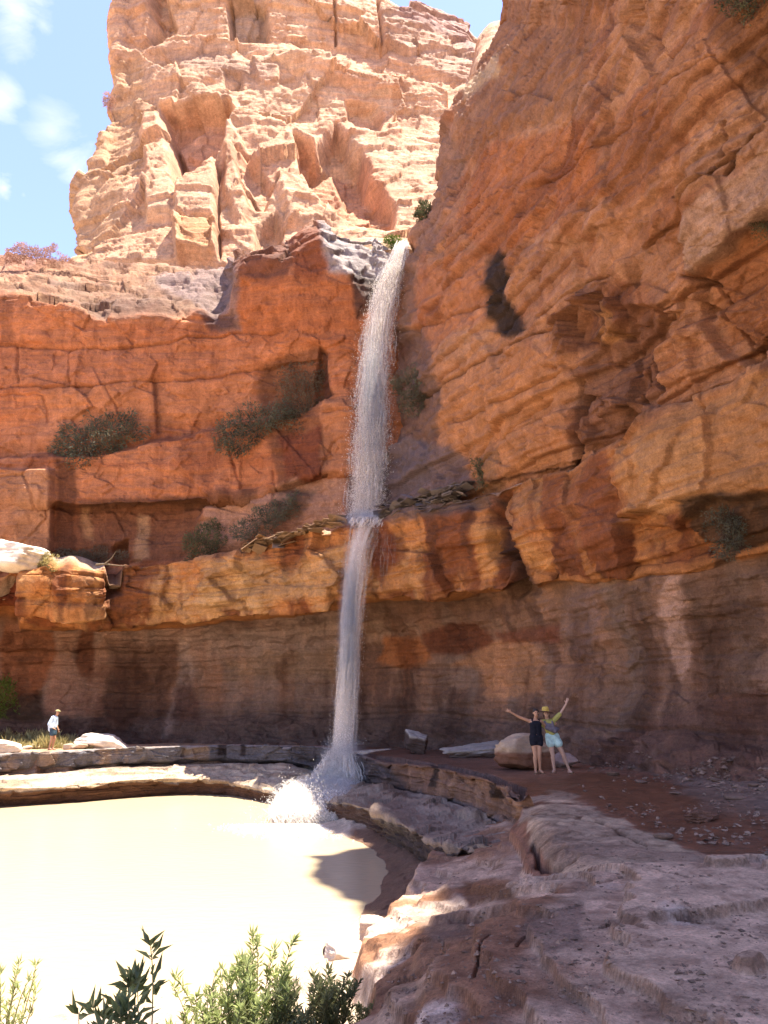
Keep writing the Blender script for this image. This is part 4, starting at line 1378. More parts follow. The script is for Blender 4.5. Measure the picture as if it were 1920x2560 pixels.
bp.inputs['Strength'].default_value = 0.12
bp.inputs['Distance'].default_value = 0.1
l.new(nw.outputs[0], bp.inputs['Height'])
l.new(bp.outputs[0], b.inputs['Normal'])
M_POOL = m
pv = np.array([[-70, 4, POOL_Z], [3.5, 4, POOL_Z], [3.5, 41, POOL_Z], [-70, 41, POOL_Z]])
o = mesh_np('water', pv, np.array([[0, 1, 2, 3]]), M_POOL, smooth=False)
tag(o, kind='structure')
#PART3
# ================================================================== helpers for loose things
bpy.context.view_layer.update()
DG = bpy.context.evaluated_depsgraph_get()


def cast(px, py, dflt=30.0):
    v = ray(px, py)
    v = v / np.linalg.norm(v)
    ok, loc, nrm, idx, ob, mt = SC.ray_cast(DG, Vector(CAM), Vector(v))
    return np.array(loc) if ok else P(px, py, dflt)


def down(p, up=3.0):
    ok, loc, nrm, idx, ob, mt = SC.ray_cast(DG, Vector((p[0], p[1], p[2] + up)), Vector((0, 0, -1)))
    return np.array(loc) if ok else np.array(p)


def ico(sub):
    import bmesh
    bm = bmesh.new()
    bmesh.ops.create_icosphere(bm, subdivisions=sub, radius=1)
    V = np.array([v.co[:] for v in bm.verts])
    F = np.array([[v.index for v in f.verts] for f in bm.faces])
    bm.free()
    return V, F


ICO5 = ico(5)
ICO4 = ico(4)
ICO3 = ico(3)
ICO1 = ico(1)


def rock_shape(base, size, seed, planes=14, rough=0.05, flat=None):
    V, F = base
    rg = np.random.default_rng(seed)
    n = rg.normal(size=(planes, 3))
    n /= np.linalg.norm(n, axis=1, keepdims=True)
    d = rg.uniform(0.62, 0.95, planes)
    if flat is not None:
        n = np.vstack([n, flat])
        n /= np.linalg.norm(n, axis=1, keepdims=True)
        d = np.concatenate([d, [0.55] * len(flat)])
    dots = V @ n.T
    r = np.min(np.where(dots > 0.05, d[None] / np.maximum(dots, 0.05), 9), axis=1)
    r = np.minimum(r, 1.15)
    Q = V * r[:, None]
    Q = Q + V * (fbm(Q * 2.2 + seed, 4, seed) * rough * 1.6 + fbm(Q * np.array([2, 2, 9]) + seed, 3, seed + 1) * rough)[:, None]
    return Q * np.asarray(size) * 0.5, F, Q


def rot_z(V, a):
    c, s = math.cos(a), math.sin(a)
    return np.stack([V[:, 0] * c - V[:, 1] * s, V[:, 0] * s + V[:, 1] * c, V[:, 2]], 1)


def rot_y(V, a):
    c, s = math.cos(a), math.sin(a)
    return np.stack([V[:, 0] * c + V[:, 2] * s, V[:, 1], -V[:, 0] * s + V[:, 2] * c], 1)


def rot_x(V, a):
    c, s = math.cos(a), math.sin(a)
    return np.stack([V[:, 0], V[:, 1] * c - V[:, 2] * s, V[:, 1] * s + V[:, 2] * c], 1)


def boulder(px, py, d, size, seed, label, base_rgb, top_rgb=None, tilt=0.0, pitch=0.0, facecol=False, yaw=0.0, group=None, name='boulder', cat='boulder', base=ICO5, sink=0.12, rough=0.05, ground=True, flat=None, planes=14, topz=0.15):
    V, F, Q = rock_shape(base, size, seed, planes, rough, flat)
    V = rot_z(rot_x(rot_y(V, tilt), pitch), yaw)
    p = P(px, py, d)
    if ground:
        p = down(p, 1.2)
    c = np.tile(np.asarray(base_rgb, float), (len(V), 1))
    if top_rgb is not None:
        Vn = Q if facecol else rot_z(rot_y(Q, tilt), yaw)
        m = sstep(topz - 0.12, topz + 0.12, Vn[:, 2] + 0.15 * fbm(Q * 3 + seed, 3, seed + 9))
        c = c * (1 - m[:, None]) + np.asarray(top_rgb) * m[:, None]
    V = V - np.array([0, 0, V[:, 2].min() + sink * size[2]])
    o = mesh_np(name, V, F, M_BOULD, col=c)
    o.location = p
    tag(o, label, cat, group)
    return o


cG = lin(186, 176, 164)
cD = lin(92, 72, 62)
cO = lin(176, 122, 84)
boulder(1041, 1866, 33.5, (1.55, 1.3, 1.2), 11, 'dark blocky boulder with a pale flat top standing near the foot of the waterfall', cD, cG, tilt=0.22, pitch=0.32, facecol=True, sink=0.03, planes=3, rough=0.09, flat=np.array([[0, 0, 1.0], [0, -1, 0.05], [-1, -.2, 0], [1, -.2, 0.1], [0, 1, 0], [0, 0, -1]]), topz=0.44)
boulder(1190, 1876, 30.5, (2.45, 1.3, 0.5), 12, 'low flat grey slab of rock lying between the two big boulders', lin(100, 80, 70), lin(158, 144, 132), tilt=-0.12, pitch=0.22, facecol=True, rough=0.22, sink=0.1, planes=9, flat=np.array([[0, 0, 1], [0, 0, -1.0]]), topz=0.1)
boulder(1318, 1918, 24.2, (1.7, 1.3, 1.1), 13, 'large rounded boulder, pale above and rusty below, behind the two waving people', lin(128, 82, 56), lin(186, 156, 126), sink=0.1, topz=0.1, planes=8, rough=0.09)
boulder(1412, 1908, 24.8, (0.8, 0.7, 0.55), 14, 'small pink grey rock just behind the striding legs in mint shorts', lin(172, 140, 124), None)
boulder(1750, 2052, 13.2, (0.5, 0.4, 0.22), 17, 'small crumbly brown lump of rock alone on the wet red floor', lin(120, 80, 60), None, rough=0.16)
boulder(256, 1862, 38.0, (3.2, 1.8, 0.95), 15, 'bright white pointed slab lying on the ledge right of the person in the cap', lin(226, 206, 182), None, tilt=0.1, sink=0.12, rough=0.05, flat=np.array([[0, -.3, 1], [0.9, 0, .5]]))
boulder(8, 1884, 34.5, (1.6, 1.0, 0.6), 16, 'pale rounded rock at the left end of the ledge', lin(214, 190, 164), None)
boulder(25, 1432, 38.2, (3.6, 2.6, 1.6), 18, 'big sunlit white boulder perched on the upper shelf at the far left', lin(232, 214, 190), None, ground=False, sink=0.0, tilt=0.05, planes=10)
boulder(930, 2345, 12.1, (0.62, 0.6, 0.5), 21, 'angular sunlit block wedged at the pool edge under the pink terrace', lin(206, 176, 156), None, flat=np.array([[0, 0, 1], [0, -1, 0], [-1, 0, 0]]), planes=4, sink=0.2)
boulder(868, 2372, 11.6, (0.75, 0.5, 0.32), 22, 'flat white rock half in the silty water at the near shore', lin(214, 190, 168), None, sink=0.25)
boulder(822, 2368, 11.9, (0.18, 0.16, 0.24), 23, 'small dark stone standing in the shallows beside the flat white rock', lin(80, 66, 60), None, base=ICO3)
# loose stones on the far-left ledge
rg = np.random.default_rng(5)
spots = [(38, 1866), (60, 1858), (78, 1870), (92, 1862), (152, 1868), (165, 1860), (186, 1872), (196, 1856), (212, 1850), (176, 1848), (148, 1853), (228, 1846), (66, 1874), (22, 1862)]
spots.sort()
ORD = 'first second third fourth fifth sixth seventh eighth ninth tenth eleventh twelfth thirteenth fourteenth'.split()
for i, (sx, sy) in enumerate(spots):
    s = rg.uniform(0.25, 0.6)
    boulder(sx, sy, 38 + rg.uniform(-1, 1.5), (s * 1.5, s, s * 0.6), 40 + i, 'pale stone near dry grass on the left ledge, %s from the left' % ORD[i], lin(200, 178, 150), None, base=ICO3, name='stone', cat='stone', group='pale stones on the left ledge')
spots = [(1480, 1910, 24), (1530, 1925, 22), (1600, 1950, 19.5), (1690, 1985, 17), (1790, 1960, 19), (1840, 2010, 16), (1440, 1895, 27), (1885, 1985, 17.5), (1655, 2090, 11.8), (1560, 1902, 25)]
spots.sort()
for i, (sx, sy, sd) in enumerate(spots):
    s = rg.uniform(0.12, 0.3)
    boulder(sx, sy, sd, (s * 1.6, s, s * 0.5), 60 + i, 'brown stone on the red floor below the right wall, %s from the left' % ORD[i], lin(136, 104, 84), None, base=ICO3, name='stone', cat='stone', group='brown stones on the red floor')

# ================================================================== gravel and chips scattered over the floor (nobody could count them)
def gravel(name, areas, label, rgb, seed):
    g = np.random.default_rng(seed)
    tplV = np.array([[1, 0, 0], [0, 1, 0], [-1, 0, 0], [0, -1, 0], [0, 0, 0.7], [0, 0, -0.7]])
    tplF = np.array([[0, 1, 4], [1, 2, 4], [2, 3, 4], [3, 0, 4], [1, 0, 5], [2, 1, 5], [3, 2, 5], [0, 3, 5]])
    Vs, Fs, Cs = [], [], []
    k_ = 0
    for poly, cnt, s0, s1 in areas:
        poly = np.array(poly, float)
        x_ = g.uniform(poly[:, 0].min(), poly[:, 0].max(), cnt * 3)
        y_ = g.uniform(poly[:, 1].min(), poly[:, 1].max(), cnt * 3)
        cl = fbm(np.stack([x_ / 60, y_ / 25, 0 * x_], 1), 3, seed)
        ok_ = (sdpoly(x_, y_, poly) > 0) & (cl > -0.05)
        for a_, b_ in list(zip(x_[ok_], y_[ok_]))[:cnt]:
            q = cast(a_, b_)
            s = s0 + (s1 - s0) * g.random() ** 3
            v = tplV * s * np.array([1.2, 0.9, 0.6]) + g.normal(size=(6, 3)) * s * 0.22
            Vs.append(rot_z(v, g.uniform(0, 6)) + q + np.array([0, 0, s * 0.1]))
            Fs.append(tplF + 6 * k_)
            Cs.append(np.tile(np.asarray(rgb) * g.uniform(0.6, 1.3), (6, 1)))
            k_ += 1
    o = mesh_np(name, np.concatenate(Vs), np.concatenate(Fs), M_BOULD, col=np.concatenate(Cs), smooth=False)
    tag(o, label, 'gravel', kind='stuff')


gravel('gravel', [([(1400, 1900), (1920, 1930), (1920, 2140), (1700, 2100), (1420, 1990)], 700, 0.012, 0.06),
                  ([(1420, 2060), (1920, 2200), (1920, 2560), (1180, 2560), (1300, 2400)], 900, 0.006, 0.028),
                  ([(1000, 2130), (1300, 2120), (1400, 2300), (1250, 2560), (940, 2560)], 450, 0.006, 0.03),
                  ([(1480, 1870), (1920, 1900), (1920, 2000), (1500, 1915)], 350, 0.02, 0.11)],
       'loose brown and grey chips of rock scattered over the shaded floor', lin(150, 118, 96), 5)

# ================================================================== slaty plates that break out along the shelf rim
def plates(name, path, N, lmin, lmax, spread, seed, rgb):
    g = np.random.default_rng(seed)
    a = np.array(path, float)
    Vs, Fs, Cs = [], [], []
    cube = np.array([[x, y, z] for x in (-1, 1) for y in (-1, 1) for z in (-1, 1)], float)
    fc = np.array([[0, 1, 3, 2], [4, 6, 7, 5], [0, 4, 5, 1], [2, 3, 7, 6], [0, 2, 6, 4], [1, 5, 7, 3]])
    for k_ in range(N):
        t = g.uniform(0, len(a) - 1)
        i_ = int(t)
        q = a[i_] * (1 - t + i_) + a[min(i_ + 1, len(a) - 1)] * (t - i_)
        c = P(q[0] + g.normal() * 4, q[1] + g.normal() * spread, q[2] - g.uniform(-0.3, 0.3))
        L_, w_, h_ = g.uniform(lmin, lmax) * 0.5, g.uniform(0.15, 0.5) * 0.7, g.uniform(0.008, 0.026)
        v = cube * np.array([L_, w_, h_]) * g.uniform(0.7, 1.1, (8, 3))
        v = rot_z(rot_x(rot_y(v, g.normal() * 0.2 - 0.12), g.normal() * 0.25), g.normal() * 1.0 - 0.35)
        Fs.append(fc + 8 * len(Vs))
        Vs.append(v + c)
        Cs.append(np.tile(np.asarray(rgb) * g.uniform(0.6, 1.25), (8, 1)))
    o = mesh_np(name, np.concatenate(Vs), np.concatenate(Fs), M_BOULD, col=np.concatenate(Cs), smooth=False)
    tag(o, kind='structure')


plates('slaty_ledge', [(620, 1372, 38.4), (700, 1346, 37.2), (760, 1328, 36.5), (850, 1302, 35.2)], 80, 0.25, 1.2, 7, 71, lin(150, 116, 84))
plates('slaty_ledge', [(950, 1288, 34.6), (1010, 1272, 33.9), (1090, 1250, 32.4), (1160, 1226, 31.2)], 170, 0.2, 1.0, 13, 72, lin(118, 104, 98))

# ================================================================== WATERFALL
m, n, l, b, oo = new_mat('white_water')
b.inputs['Base Color'].default_value = (0.95, 0.90, 0.84, 1)
b.inputs['Roughness'].default_value = 0.7
b.inputs['Specular IOR Level'].default_value = 0.15
tr = n.new('ShaderNodeBsdfTranslucent')
tr.inputs[0].default_value = (0.96, 0.90, 0.84, 1)
mx = n.new('ShaderNodeMixShader')
mx.inputs[0].default_value = 0.4
tp = n.new('ShaderNodeBsdfTransparent')
mx2 = n.new('ShaderNodeMixShader')
ata = n.new('ShaderNodeAttribute')
ata.attribute_name = 'Col'
l.new(b.outputs[0], mx.inputs[1])
l.new(tr.outputs[0], mx.inputs[2])
l.new(ata.outputs['Color'], mx2.inputs[0])
l.new(tp.outputs[0], mx2.inputs[1])
l.new(mx.outputs[0], mx2.inputs[2])
l.new(mx2.outputs[0], oo.inputs[0])
M_WATER = m


def strands(name, paths, radii, alpha, parent, sides=4):
    """paths: (N, T, 3); radii (N,T); alpha (N,T) opacity"""
    N, T, _ = paths.shape
    ang = np.arange(sides) / sides * 2 * math.pi
    ring = np.stack([np.cos(ang), np.sin(ang), 0 * ang], 1)
    V = paths[:, :, None, :] + ring[None, None] * radii[:, :, None, None]
    V = V.reshape(-1, 3)
    C = np.repeat(alpha.reshape(-1), sides)
    base = (np.arange(N) * T * sides)[:, None, None, None]
    t = np.arange(T - 1)[None, :, None, None] * sides
    s = np.arange(sides)[None, None, :, None]
    s2 = (s + 1) % sides
    q = np.concatenate([base + t + s, base + t + s2, base + t + sides + s2, base + t + sides + s], -1).reshape(-1, 4)
    return mesh_np(name, V, q, M_WATER, parent=parent, col=np.stack([C, C, C], 1))


def droplets(name, pos, w, h, alpha, parent):
    N = len(pos)
    rgl = np.random.default_rng(3)
    tpl = np.array([[1, 0, 0], [0, 1, 0], [-1, 0, 0], [0, -1, 0], [0, 0, 1], [0, 0, -1.0]])
    F = np.array([[0, 1, 4], [1, 2, 4], [2, 3, 4], [3, 0, 4], [1, 0, 5], [2, 1, 5], [3, 2, 5], [0, 3, 5]])
    V = pos[:, None] + tpl[None] * np.stack([w, w, h], 1)[:, None]
    V = V + rgl.normal(size=V.shape) * (w * 0.25)[:, None, None]
    FF = (np.arange(N) * 6)[:, None, None] + F[None]
    C = np.repeat(alpha, 6)
    return mesh_np(name, V.reshape(-1, 3), FF.reshape(-1, 3), M_WATER, parent=parent, col=np.stack([C, C, C], 1))


def path_interp(tab, t):
    """tab rows (px,py,halfwidth_px,d); t 0..1 -> centre world, halfwidth m"""
    a = np.array(tab, float)
    s = (a[:, 1] - a[0, 1]) / (a[-1, 1] - a[0, 1])
    px = np.interp(t, s, a[:, 0])
    py = np.interp(t, s, a[:, 1])
    w = np.interp(t, s, a[:, 2])
    d = np.interp(t, s, a[:, 3])
    return P(px, py, d), w * d / 1830.0


WF = empty('waterfall', tuple(P(862, 1885, 33.0)))
tag(WF, 'tall white waterfall dropping over two shelves of red rock into the silty pool', 'waterfall')
bpy.context.view_layer.update()
wf0 = np.array(WF.location)
rg = np.random.default_rng(11)
UP = [(1008, 606, 20, 40.6), (1003, 622, 22, 39.6), (990, 660, 28, 39.2), (968, 710, 35, 39.0), (950, 800, 39, 38.7), (938, 900, 43, 38.4), (930, 1000, 45, 38.2), (926, 1100, 46, 38.0), (921, 1200, 47, 37.8), (914, 1300, 49, 37.6)]
LO = [(930, 1297, 50, 34.3), (910, 1325, 37, 34.1), (895, 1380, 30, 33.9), (884, 1480, 26, 33.7), (876, 1600, 23, 33.5), (869, 1700, 23, 33.3), (863, 1800, 24, 33.1), (858, 1890, 25, 32.8)]


def fall_strands(name, tab, N, lmin, lmax, r0, r1, amin, amax, sig, T=9, seed=1, fade=0.0):
    g = np.random.default_rng(seed)
    ts = g.uniform(-0.05, 1, N)
    ln = g.uniform(lmin, lmax, N)
    t = np.clip(ts[:, None] + ln[:, None] * np.linspace(0, 1, T)[None], 0, 1)
    c, w = path_interp(tab, t.ravel())
    c = c.reshape(N, T, 3)
    w = w.reshape(N, T)
    ou = np.clip(g.normal(size=N) * sig, -1.1, 1.1)
    ov = np.clip(g.normal(size=N) * sig, -1.1, 1.1)
    wob = (vnoise(np.stack([t.ravel() * 14, np.repeat(np.arange(N) * 3.7, T), 0 * t.ravel()], 1), seed)).reshape(N, T) * 0.14
    P_ = c.copy()
    P_[..., 0] += (ou[:, None] + wob) * w
    P_[..., 1] += ov[:, None] * w * 0.6
    taper = np.sin(np.linspace(0.0, math.pi, T)) ** 0.6
    rad = g.uniform(r0, r1, N)[:, None] * taper[None] + 0.003
    al = g.uniform(amin, amax, N)[:, None] * np.ones(T)[None] * (1 - fade * t)
    return strands(name, P_ - wf0, rad, al, WF)


def fall_drops(name, tab, N, w0, w1, asp, sig, amin, amax, seed=1, tpow=0.8):
    g = np.random.default_rng(seed)
    t = g.uniform(0, 1, N) ** tpow
    c, w = path_interp(tab, t)
    # clumpy sideways distribution
    cl = vnoise(np.stack([t * 30, g.uniform(0, 6, N), 0 * t], 1), seed)
    u = np.clip(g.normal(size=N) * sig, -1.5, 1.5)
    v = np.clip(g.normal(size=N) * sig, -1.5, 1.5)
    c[:, 0] += u * w
    c[:, 1] += v * w * 0.6
    s = g.uniform(w0, w1, N) * (0.7 + 0.6 * g.random(N) ** 3)
    keep = cl > -0.45
    return droplets(name, (c - wf0)[keep], s[keep], (s * g.uniform(1.2, asp, N))[keep], g.uniform(amin, amax, N)[keep], WF)


fall_strands('upper_plume', UP, 2600, 0.03, 0.12, 0.008, 0.028, 0.08, 0.4, 0.42, seed=21, fade=0.6)
fall_drops('upper_spray', UP, 130000, 0.006, 0.019, 2.2, 0.42, 0.8, 1.0, seed=22)
fall_strands('lower_plume', LO, 2200, 0.10, 0.5, 0.006, 0.022, 0.04, 0.18, 0.40, T=14, seed=23)
fall_drops('lower_spray', LO, 26000, 0.004, 0.009, 3, 0.60, 0.2, 0.6, seed=24, tpow=0.7)


def multi(name, ways, N, spread, r0, r1, a0, a1, T=18, seed=5):
    """strands through waypoints [(px,py,d,halfw_px)]"""
    g = np.random.default_rng(seed)
    a = np.array(ways, float)
    K = len(a)
    u = g.uniform(-1, 1, N)
    s0 = g.uniform(0, 0.55, N) * (K - 1)
    s1 = np.minimum(s0 + g.uniform(0.25, 0.7, N) * (K - 1), K - 1)
    s = s0[:, None] + (s1 - s0)[:, None] * np.linspace(0, 1, T)[None]
    f = lambda j: np.interp(s.ravel(), np.arange(K), a[:, j])
    X = f(0) + np.repeat(u, T) * f(3)
    wob = vnoise(np.stack([s.ravel() * 3, np.repeat(np.arange(N) * 2.3, T), 0 * s.ravel()], 1), seed) * spread
    W3 = P(X + wob, f(1) + wob * 0.3, f(2)).reshape(N, T, 3)
    W3[..., 1] -= g.uniform(0, 0.35, N)[:, None]
    tp_ = np.sin(np.linspace(0.05, math.pi - 0.05, T)) ** 0.5
    rad = g.uniform(r0, r1, N)[:, None] * tp_[None]
    al = g.uniform(a0, a1, N)[:, None] * np.ones(T)[None]
    return strands(name, W3 - wf0, rad, al, WF)


multi('shelf_flow', [(985, 1284, 36.2, 30), (960, 1292, 35.2, 34), (925, 1298, 34.4, 48), (915, 1320, 34.1, 46)], 160, 5, 0.015, 0.04, 0.3, 0.7, seed=31)
multi('side_trickle', [(955, 1296, 34.4, 20), (962, 1330, 34.1, 24), (960, 1400, 34.1, 26), (955, 1480, 34.1, 26)], 26, 6, 0.003, 0.006, 0.1, 0.3, seed=32)
multi('base_cascade', [(862, 1872, 32.9, 27), (854, 1905, 32.5, 32), (845, 1945, 32.2, 42), (815, 1968, 30.6, 64), (790, 1995, 28.6, 76), (772, 2030, 27.3, 82), (768, 2062, 27.0, 84)], 2600, 26, 0.005, 0.020, 0.15, 0.55, seed=33)
multi('left_cascade', [(850, 1915, 32.3, 18), (830, 1945, 32.0, 26), (790, 1962, 30.6, 40), (762, 1990, 29.0, 48), (748, 2022, 28.0, 54), (742, 2056, 27.8, 62)], 800, 46, 0.005, 0.018, 0.12, 0.5, seed=34)
multi('shelf_runoff', [(990, 1870, 32.2, 12), (930, 1876, 32.4, 20), (880, 1886, 32.4, 24), (890, 1925, 32.0, 34), (895, 1950, 31.6, 34)], 160, 4, 0.008, 0.02, 0.1, 0.4, seed=35)
g = np.random.default_rng(36)
N = 9000
cx = np.concatenate([g.normal(856, 20, N // 3), g.normal(800, 44, N // 3), g.normal(775, 58, N - 2 * (N // 3))])
cy = np.concatenate([g.normal(1885, 26, N // 3), g.normal(2015, 30, N // 3), 2060 - np.abs(g.normal(0, 46, N - 2 * (N // 3)))])
cy = np.minimum(cy, 2064)
cd = np.concatenate([g.normal(32.2, 0.4, N // 3), g.normal(28.2, 0.8, N // 3), g.normal(27.6, 0.5, N - 2 * (N // 3))])
sp = P(cx, cy, cd)
sp[:, 2] = np.maximum(sp[:, 2], POOL_Z)
s = g.uniform(0.005, 0.014, N)
droplets('splash', sp - wf0, s, s * g.uniform(1, 2.2, N), g.uniform(0.15, 0.6, N), WF)
N2 = 5000
fx = g.normal(742, 66, N2)
fy = 2060 + np.abs(g.normal(0, 12, N2))
fp = Pz(fx, fy, POOL_Z + 0.01)
s = g.uniform(0.015, 0.05, N2)
droplets('foam', fp - wf0, s, s * 0.3, g.uniform(0.3, 0.8, N2), WF)
# soft mist round the foot: real volumes with a density that dies away from the centre
def mist(px, py, d, size, dens):
    V, F = ICO3
    mt = bpy.data.materials.new('mist')
    mt.use_nodes = True
    n, l = mt.node_tree.nodes, mt.node_tree.links
    n.clear()
    oo = n.new('ShaderNodeOutputMaterial')
    pv_ = n.new('ShaderNodeVolumePrincipled')
    pv_.inputs['Color'].default_value = (0.97, 0.95, 0.94, 1)
    pv_.inputs['Anisotropy'].default_value = 0.0
    t = n.new('ShaderNodeTexCoord')
    ln = n.new('ShaderNodeVectorMath')
    ln.operation = 'LENGTH'
    dv = n.new('ShaderNodeVectorMath')
    dv.operation = 'DIVIDE'
    dv.inputs[1].default_value = size
    l.new(t.outputs['Object'], dv.inputs[0])
    l.new(dv.outputs[0], ln.inputs[0])
    nz = n.new('ShaderNodeTexNoise')
    nz.inputs['Scale'].default_value = 1.6
    nz.inputs['Detail'].default_value = 3
    l.new(t.outputs['Object'], nz.inputs['Vector'])
    mr = n.new('ShaderNodeMapRange')
    mr.interpolation_type = 'SMOOTHSTEP'
    mr.inputs['From Min'].default_value = 0.95
    mr.inputs['From Max'].default_value = 0.0
    mr.inputs['To Max'].default_value = dens
    l.new(ln.outputs['Value'], mr.inputs['Value'])
    mu = n.new('ShaderNodeMath')
    mu.operation = 'MULTIPLY'
    l.new(mr.outputs[0], mu.inputs[0])
    l.new(nz.outputs[0], mu.inputs[1])
    l.new(mu.outputs[0], pv_.inputs['Density'])
    l.new(pv_.outputs[0], oo.inputs['Volume'])
    c = P(px, py, d) - wf0
    o = mesh_np('mist', V * np.array(size), F, mt, parent=WF)
    o.location = c
    return o


mist(856, 1905, 32.3, (1.4, 1.2, 1.5), 1.2)
mist(815, 1975, 30.2, (1.6, 1.6, 1.2), 0.6)
mist(905, 1300, 34.6, (1.5, 1.5, 0.7), 1.2)
mist(871, 1640, 33.4, (0.62, 0.62, 6.6), 5.0)
mist(931, 1050, 38.1, (1.1, 1.1, 7.0), 2.2)

# ================================================================== PLANTS
M_LEAF_DARK = plain('dark_leaf', (0.12, 0.118, 0.075), 0.6, 0.3, 0.25, 0.5, 1.5)
M_LEAF_GREY = plain('grey_leaf', (0.13, 0.10, 0.065), 0.8, 0.2, 0.2, 0.45, 1.5)
M_LEAF_SAGE = plain('sage_leaf', (0.12, 0.12, 0.06), 0.7, 0.2, 0.3, 0.4, 1.5)
M_LEAF_OLEA = plain('oleander_leaf', (0.15, 0.18, 0.07), 0.45, 0.35, 0.3, 0.4, 9)
M_LEAF_LIME = plain('willow_leaf', (0.36, 0.40, 0.16), 0.5, 0.3, 0.55, 0.4, 9)
M_LEAF_OLIVE = plain('olive_leaf', (0.20, 0.21, 0.10), 0.5, 0.3, 0.45, 0.45, 9)
M_LEAF_BRIGHT = plain('bright_leaf', (0.09, 0.14, 0.02), 0.5, 0.3, 0.45, 0.4, 3)
M_PINK = plain('pink_brush', (0.42, 0.25, 0.18), 0.9, 0.1, 0.15, 0.35, 2)
M_STRAW = plain('dry_grass', (0.42, 0.36, 0.16), 0.8, 0.2, 0.4, 0.35, 2)
M_STEM = plain('woody_stem', (0.14, 0.10, 0.06), 0.8, 0.2)
M_STEMG = plain('green_stem', (0.16, 0.15, 0.06), 0.7, 0.2)


def unit(v):
    return v / np.maximum(np.linalg.norm(v, axis=-1, keepdims=True), 1e-9)


def leaf_mesh(name, base, dirs, L, Wd_, mat, parent, seed=1, curl=0.2):
    g = np.random.default_rng(seed)
    dirs = unit(dirs)
    side = unit(np.cross(dirs, g.normal(size=dirs.shape)))
    nn = np.cross(side, dirs)
    L = np.asarray(L)[:, None]
    w = np.asarray(Wd_)[:, None]
    p0 = base
    p1 = base + dirs * L * 0.45 + side * w * 0.5 + nn * w * 0.15
    p3 = base + dirs * L * 0.45 - side * w * 0.5 + nn * w * 0.15
    p2 = base + dirs * L - nn * L * curl
    V = np.stack([p0, p1, p2, p3], 1).reshape(-1, 3)
    F = np.arange(len(base) * 4).reshape(-1, 4)
    F = np.concatenate([F[:, [0, 1, 2]], F[:, [0, 2, 3]]])
    return mesh_np(name, V, F, mat, parent=parent, smooth=False)


def tubes(name, paths, r0, r1, mat, parent, sides=5):
    """paths list of (T,3)"""
    Vs, Fs, off_ = [], [], 0
    for p in paths:
        T = len(p)
        tg = unit(np.gradient(p, axis=0))
        a = unit(np.cross(tg, np.array([0.31, 0.92, 0.2])))
        b_ = np.cross(tg, a)
        rad = np.linspace(r0, r1, T)
        ang = np.arange(sides) / sides * 2 * math.pi
        V = p[:, None] + (np.cos(ang)[None, :, None] * a[:, None] + np.sin(ang)[None, :, None] * b_[:, None]) * rad[:, None, None]
        Vs.append(V.reshape(-1, 3))
        for t in range(T - 1):
            for s in range(sides):
                Fs.append([off_ + t * sides + s, off_ + t * sides + (s + 1) % sides, off_ + (t + 1) * sides + (s + 1) % sides, off_ + (t + 1) * sides + s])
        off_ += T * sides
    return mesh_np(name, np.concatenate(Vs), np.array(Fs), mat, parent=parent)


def cliff_shrub(poly, d, n, L, mat, label, droop=0.3, thick=0.7, seed=1, cat='shrub', name='cliff_shrub', group=None, stems=26, ray_d=True, fuzz=16):
    """a shrub rooted on the wall; outline given by bearings, real thickness in depth"""
    g = np.random.default_rng(seed)
    poly = np.array(poly, float)
    cx, cy = poly.mean(0)
    if ray_d:
        q = cast(cx, cy)
        if 8 < q[1] < 80:
            d = q[1] - 0.15
    x0, y0 = poly.min(0) - fuzz
    x1, y1 = poly.max(0) + fuzz
    X_ = g.uniform(x0, x1, n * 4)
    Y_ = g.uniform(y0, y1, n * 4)
    sd = sdpoly(X_, Y_, poly)
    clump = fbm(np.stack([X_ / 22.0, Y_ / 22.0, 0 * X_ + seed], 1), 3, seed)
    keep = (sd + clump * 22 > g.uniform(-fuzz, fuzz, n * 4)) & (clump > -0.38)
    n = int(n * 0.95)
    X_, Y_, sd = X_[keep][:n], Y_[keep][:n], sd[keep][:n]
    dep = d - g.uniform(0, 1, len(X_)) * thick * (0.35 + np.clip(sd, 0, 40) / 40)
    B = P(X_, Y_, dep)
    root = P(cx, cy + (y1 - y0) * 0.1, d + 0.1)
    e = empty(name, tuple(root))
    tag(e, label, cat, group)
    dirs = unit(B - root) * 0.8 + g.normal(size=B.shape) * 0.6 + np.array([0, -0.3, 0.5 - 1.6 * droop])
    leaf_mesh('foliage', B - root, dirs, L * g.uniform(0.6, 1.3, len(B)), L * 0.32 * g.uniform(0.7, 1.3, len(B)), mat, e, seed)
    ps = []
    for k_ in range(stems):
        t = B[g.integers(len(B))] - root
        mid = t * 0.5 + np.array([0, -0.15, 0.2])
        ps.append(np.array([t * 0, mid, t]))
    tubes('stem', ps, 0.014, 0.006, M_STEM, e, 4)
    return e


cliff_shrub([(150, 1085), (230, 1050), (320, 1040), (360, 1075), (300, 1110), (230, 1180), (150, 1180), (135, 1120)], 41, 4200, 0.20, M_LEAF_DARK, 'dark green drooping shrub low on the left wall above the sunlit boulder', 0.5, 0.9, 1)
cliff_shrub([(545, 1060), (640, 1020), (720, 1000), (740, 1040), (660, 1085), (600, 1130), (550, 1120)], 41, 3400, 0.18, M_LEAF_DARK, 'grey green shrub hanging on the bedding crack left of the waterfall', 0.4, 0.8, 2)
cliff_shrub([(700, 930), (800, 880), (815, 960), (780, 1060), (800, 1150), (740, 1120), (700, 1040)], 41, 3000, 0.17, M_LEAF_GREY, 'brownish scrub filling the recess just left of the waterfall', 0.5, 0.7, 3)
cliff_shrub([(985, 960), (1040, 925), (1090, 940), (1080, 1000), (1030, 1030), (990, 1010)], 38, 2200, 0.16, M_LEAF_DARK, 'dark green bush on the wet rock right of the upper fall', 0.3, 0.7, 4)
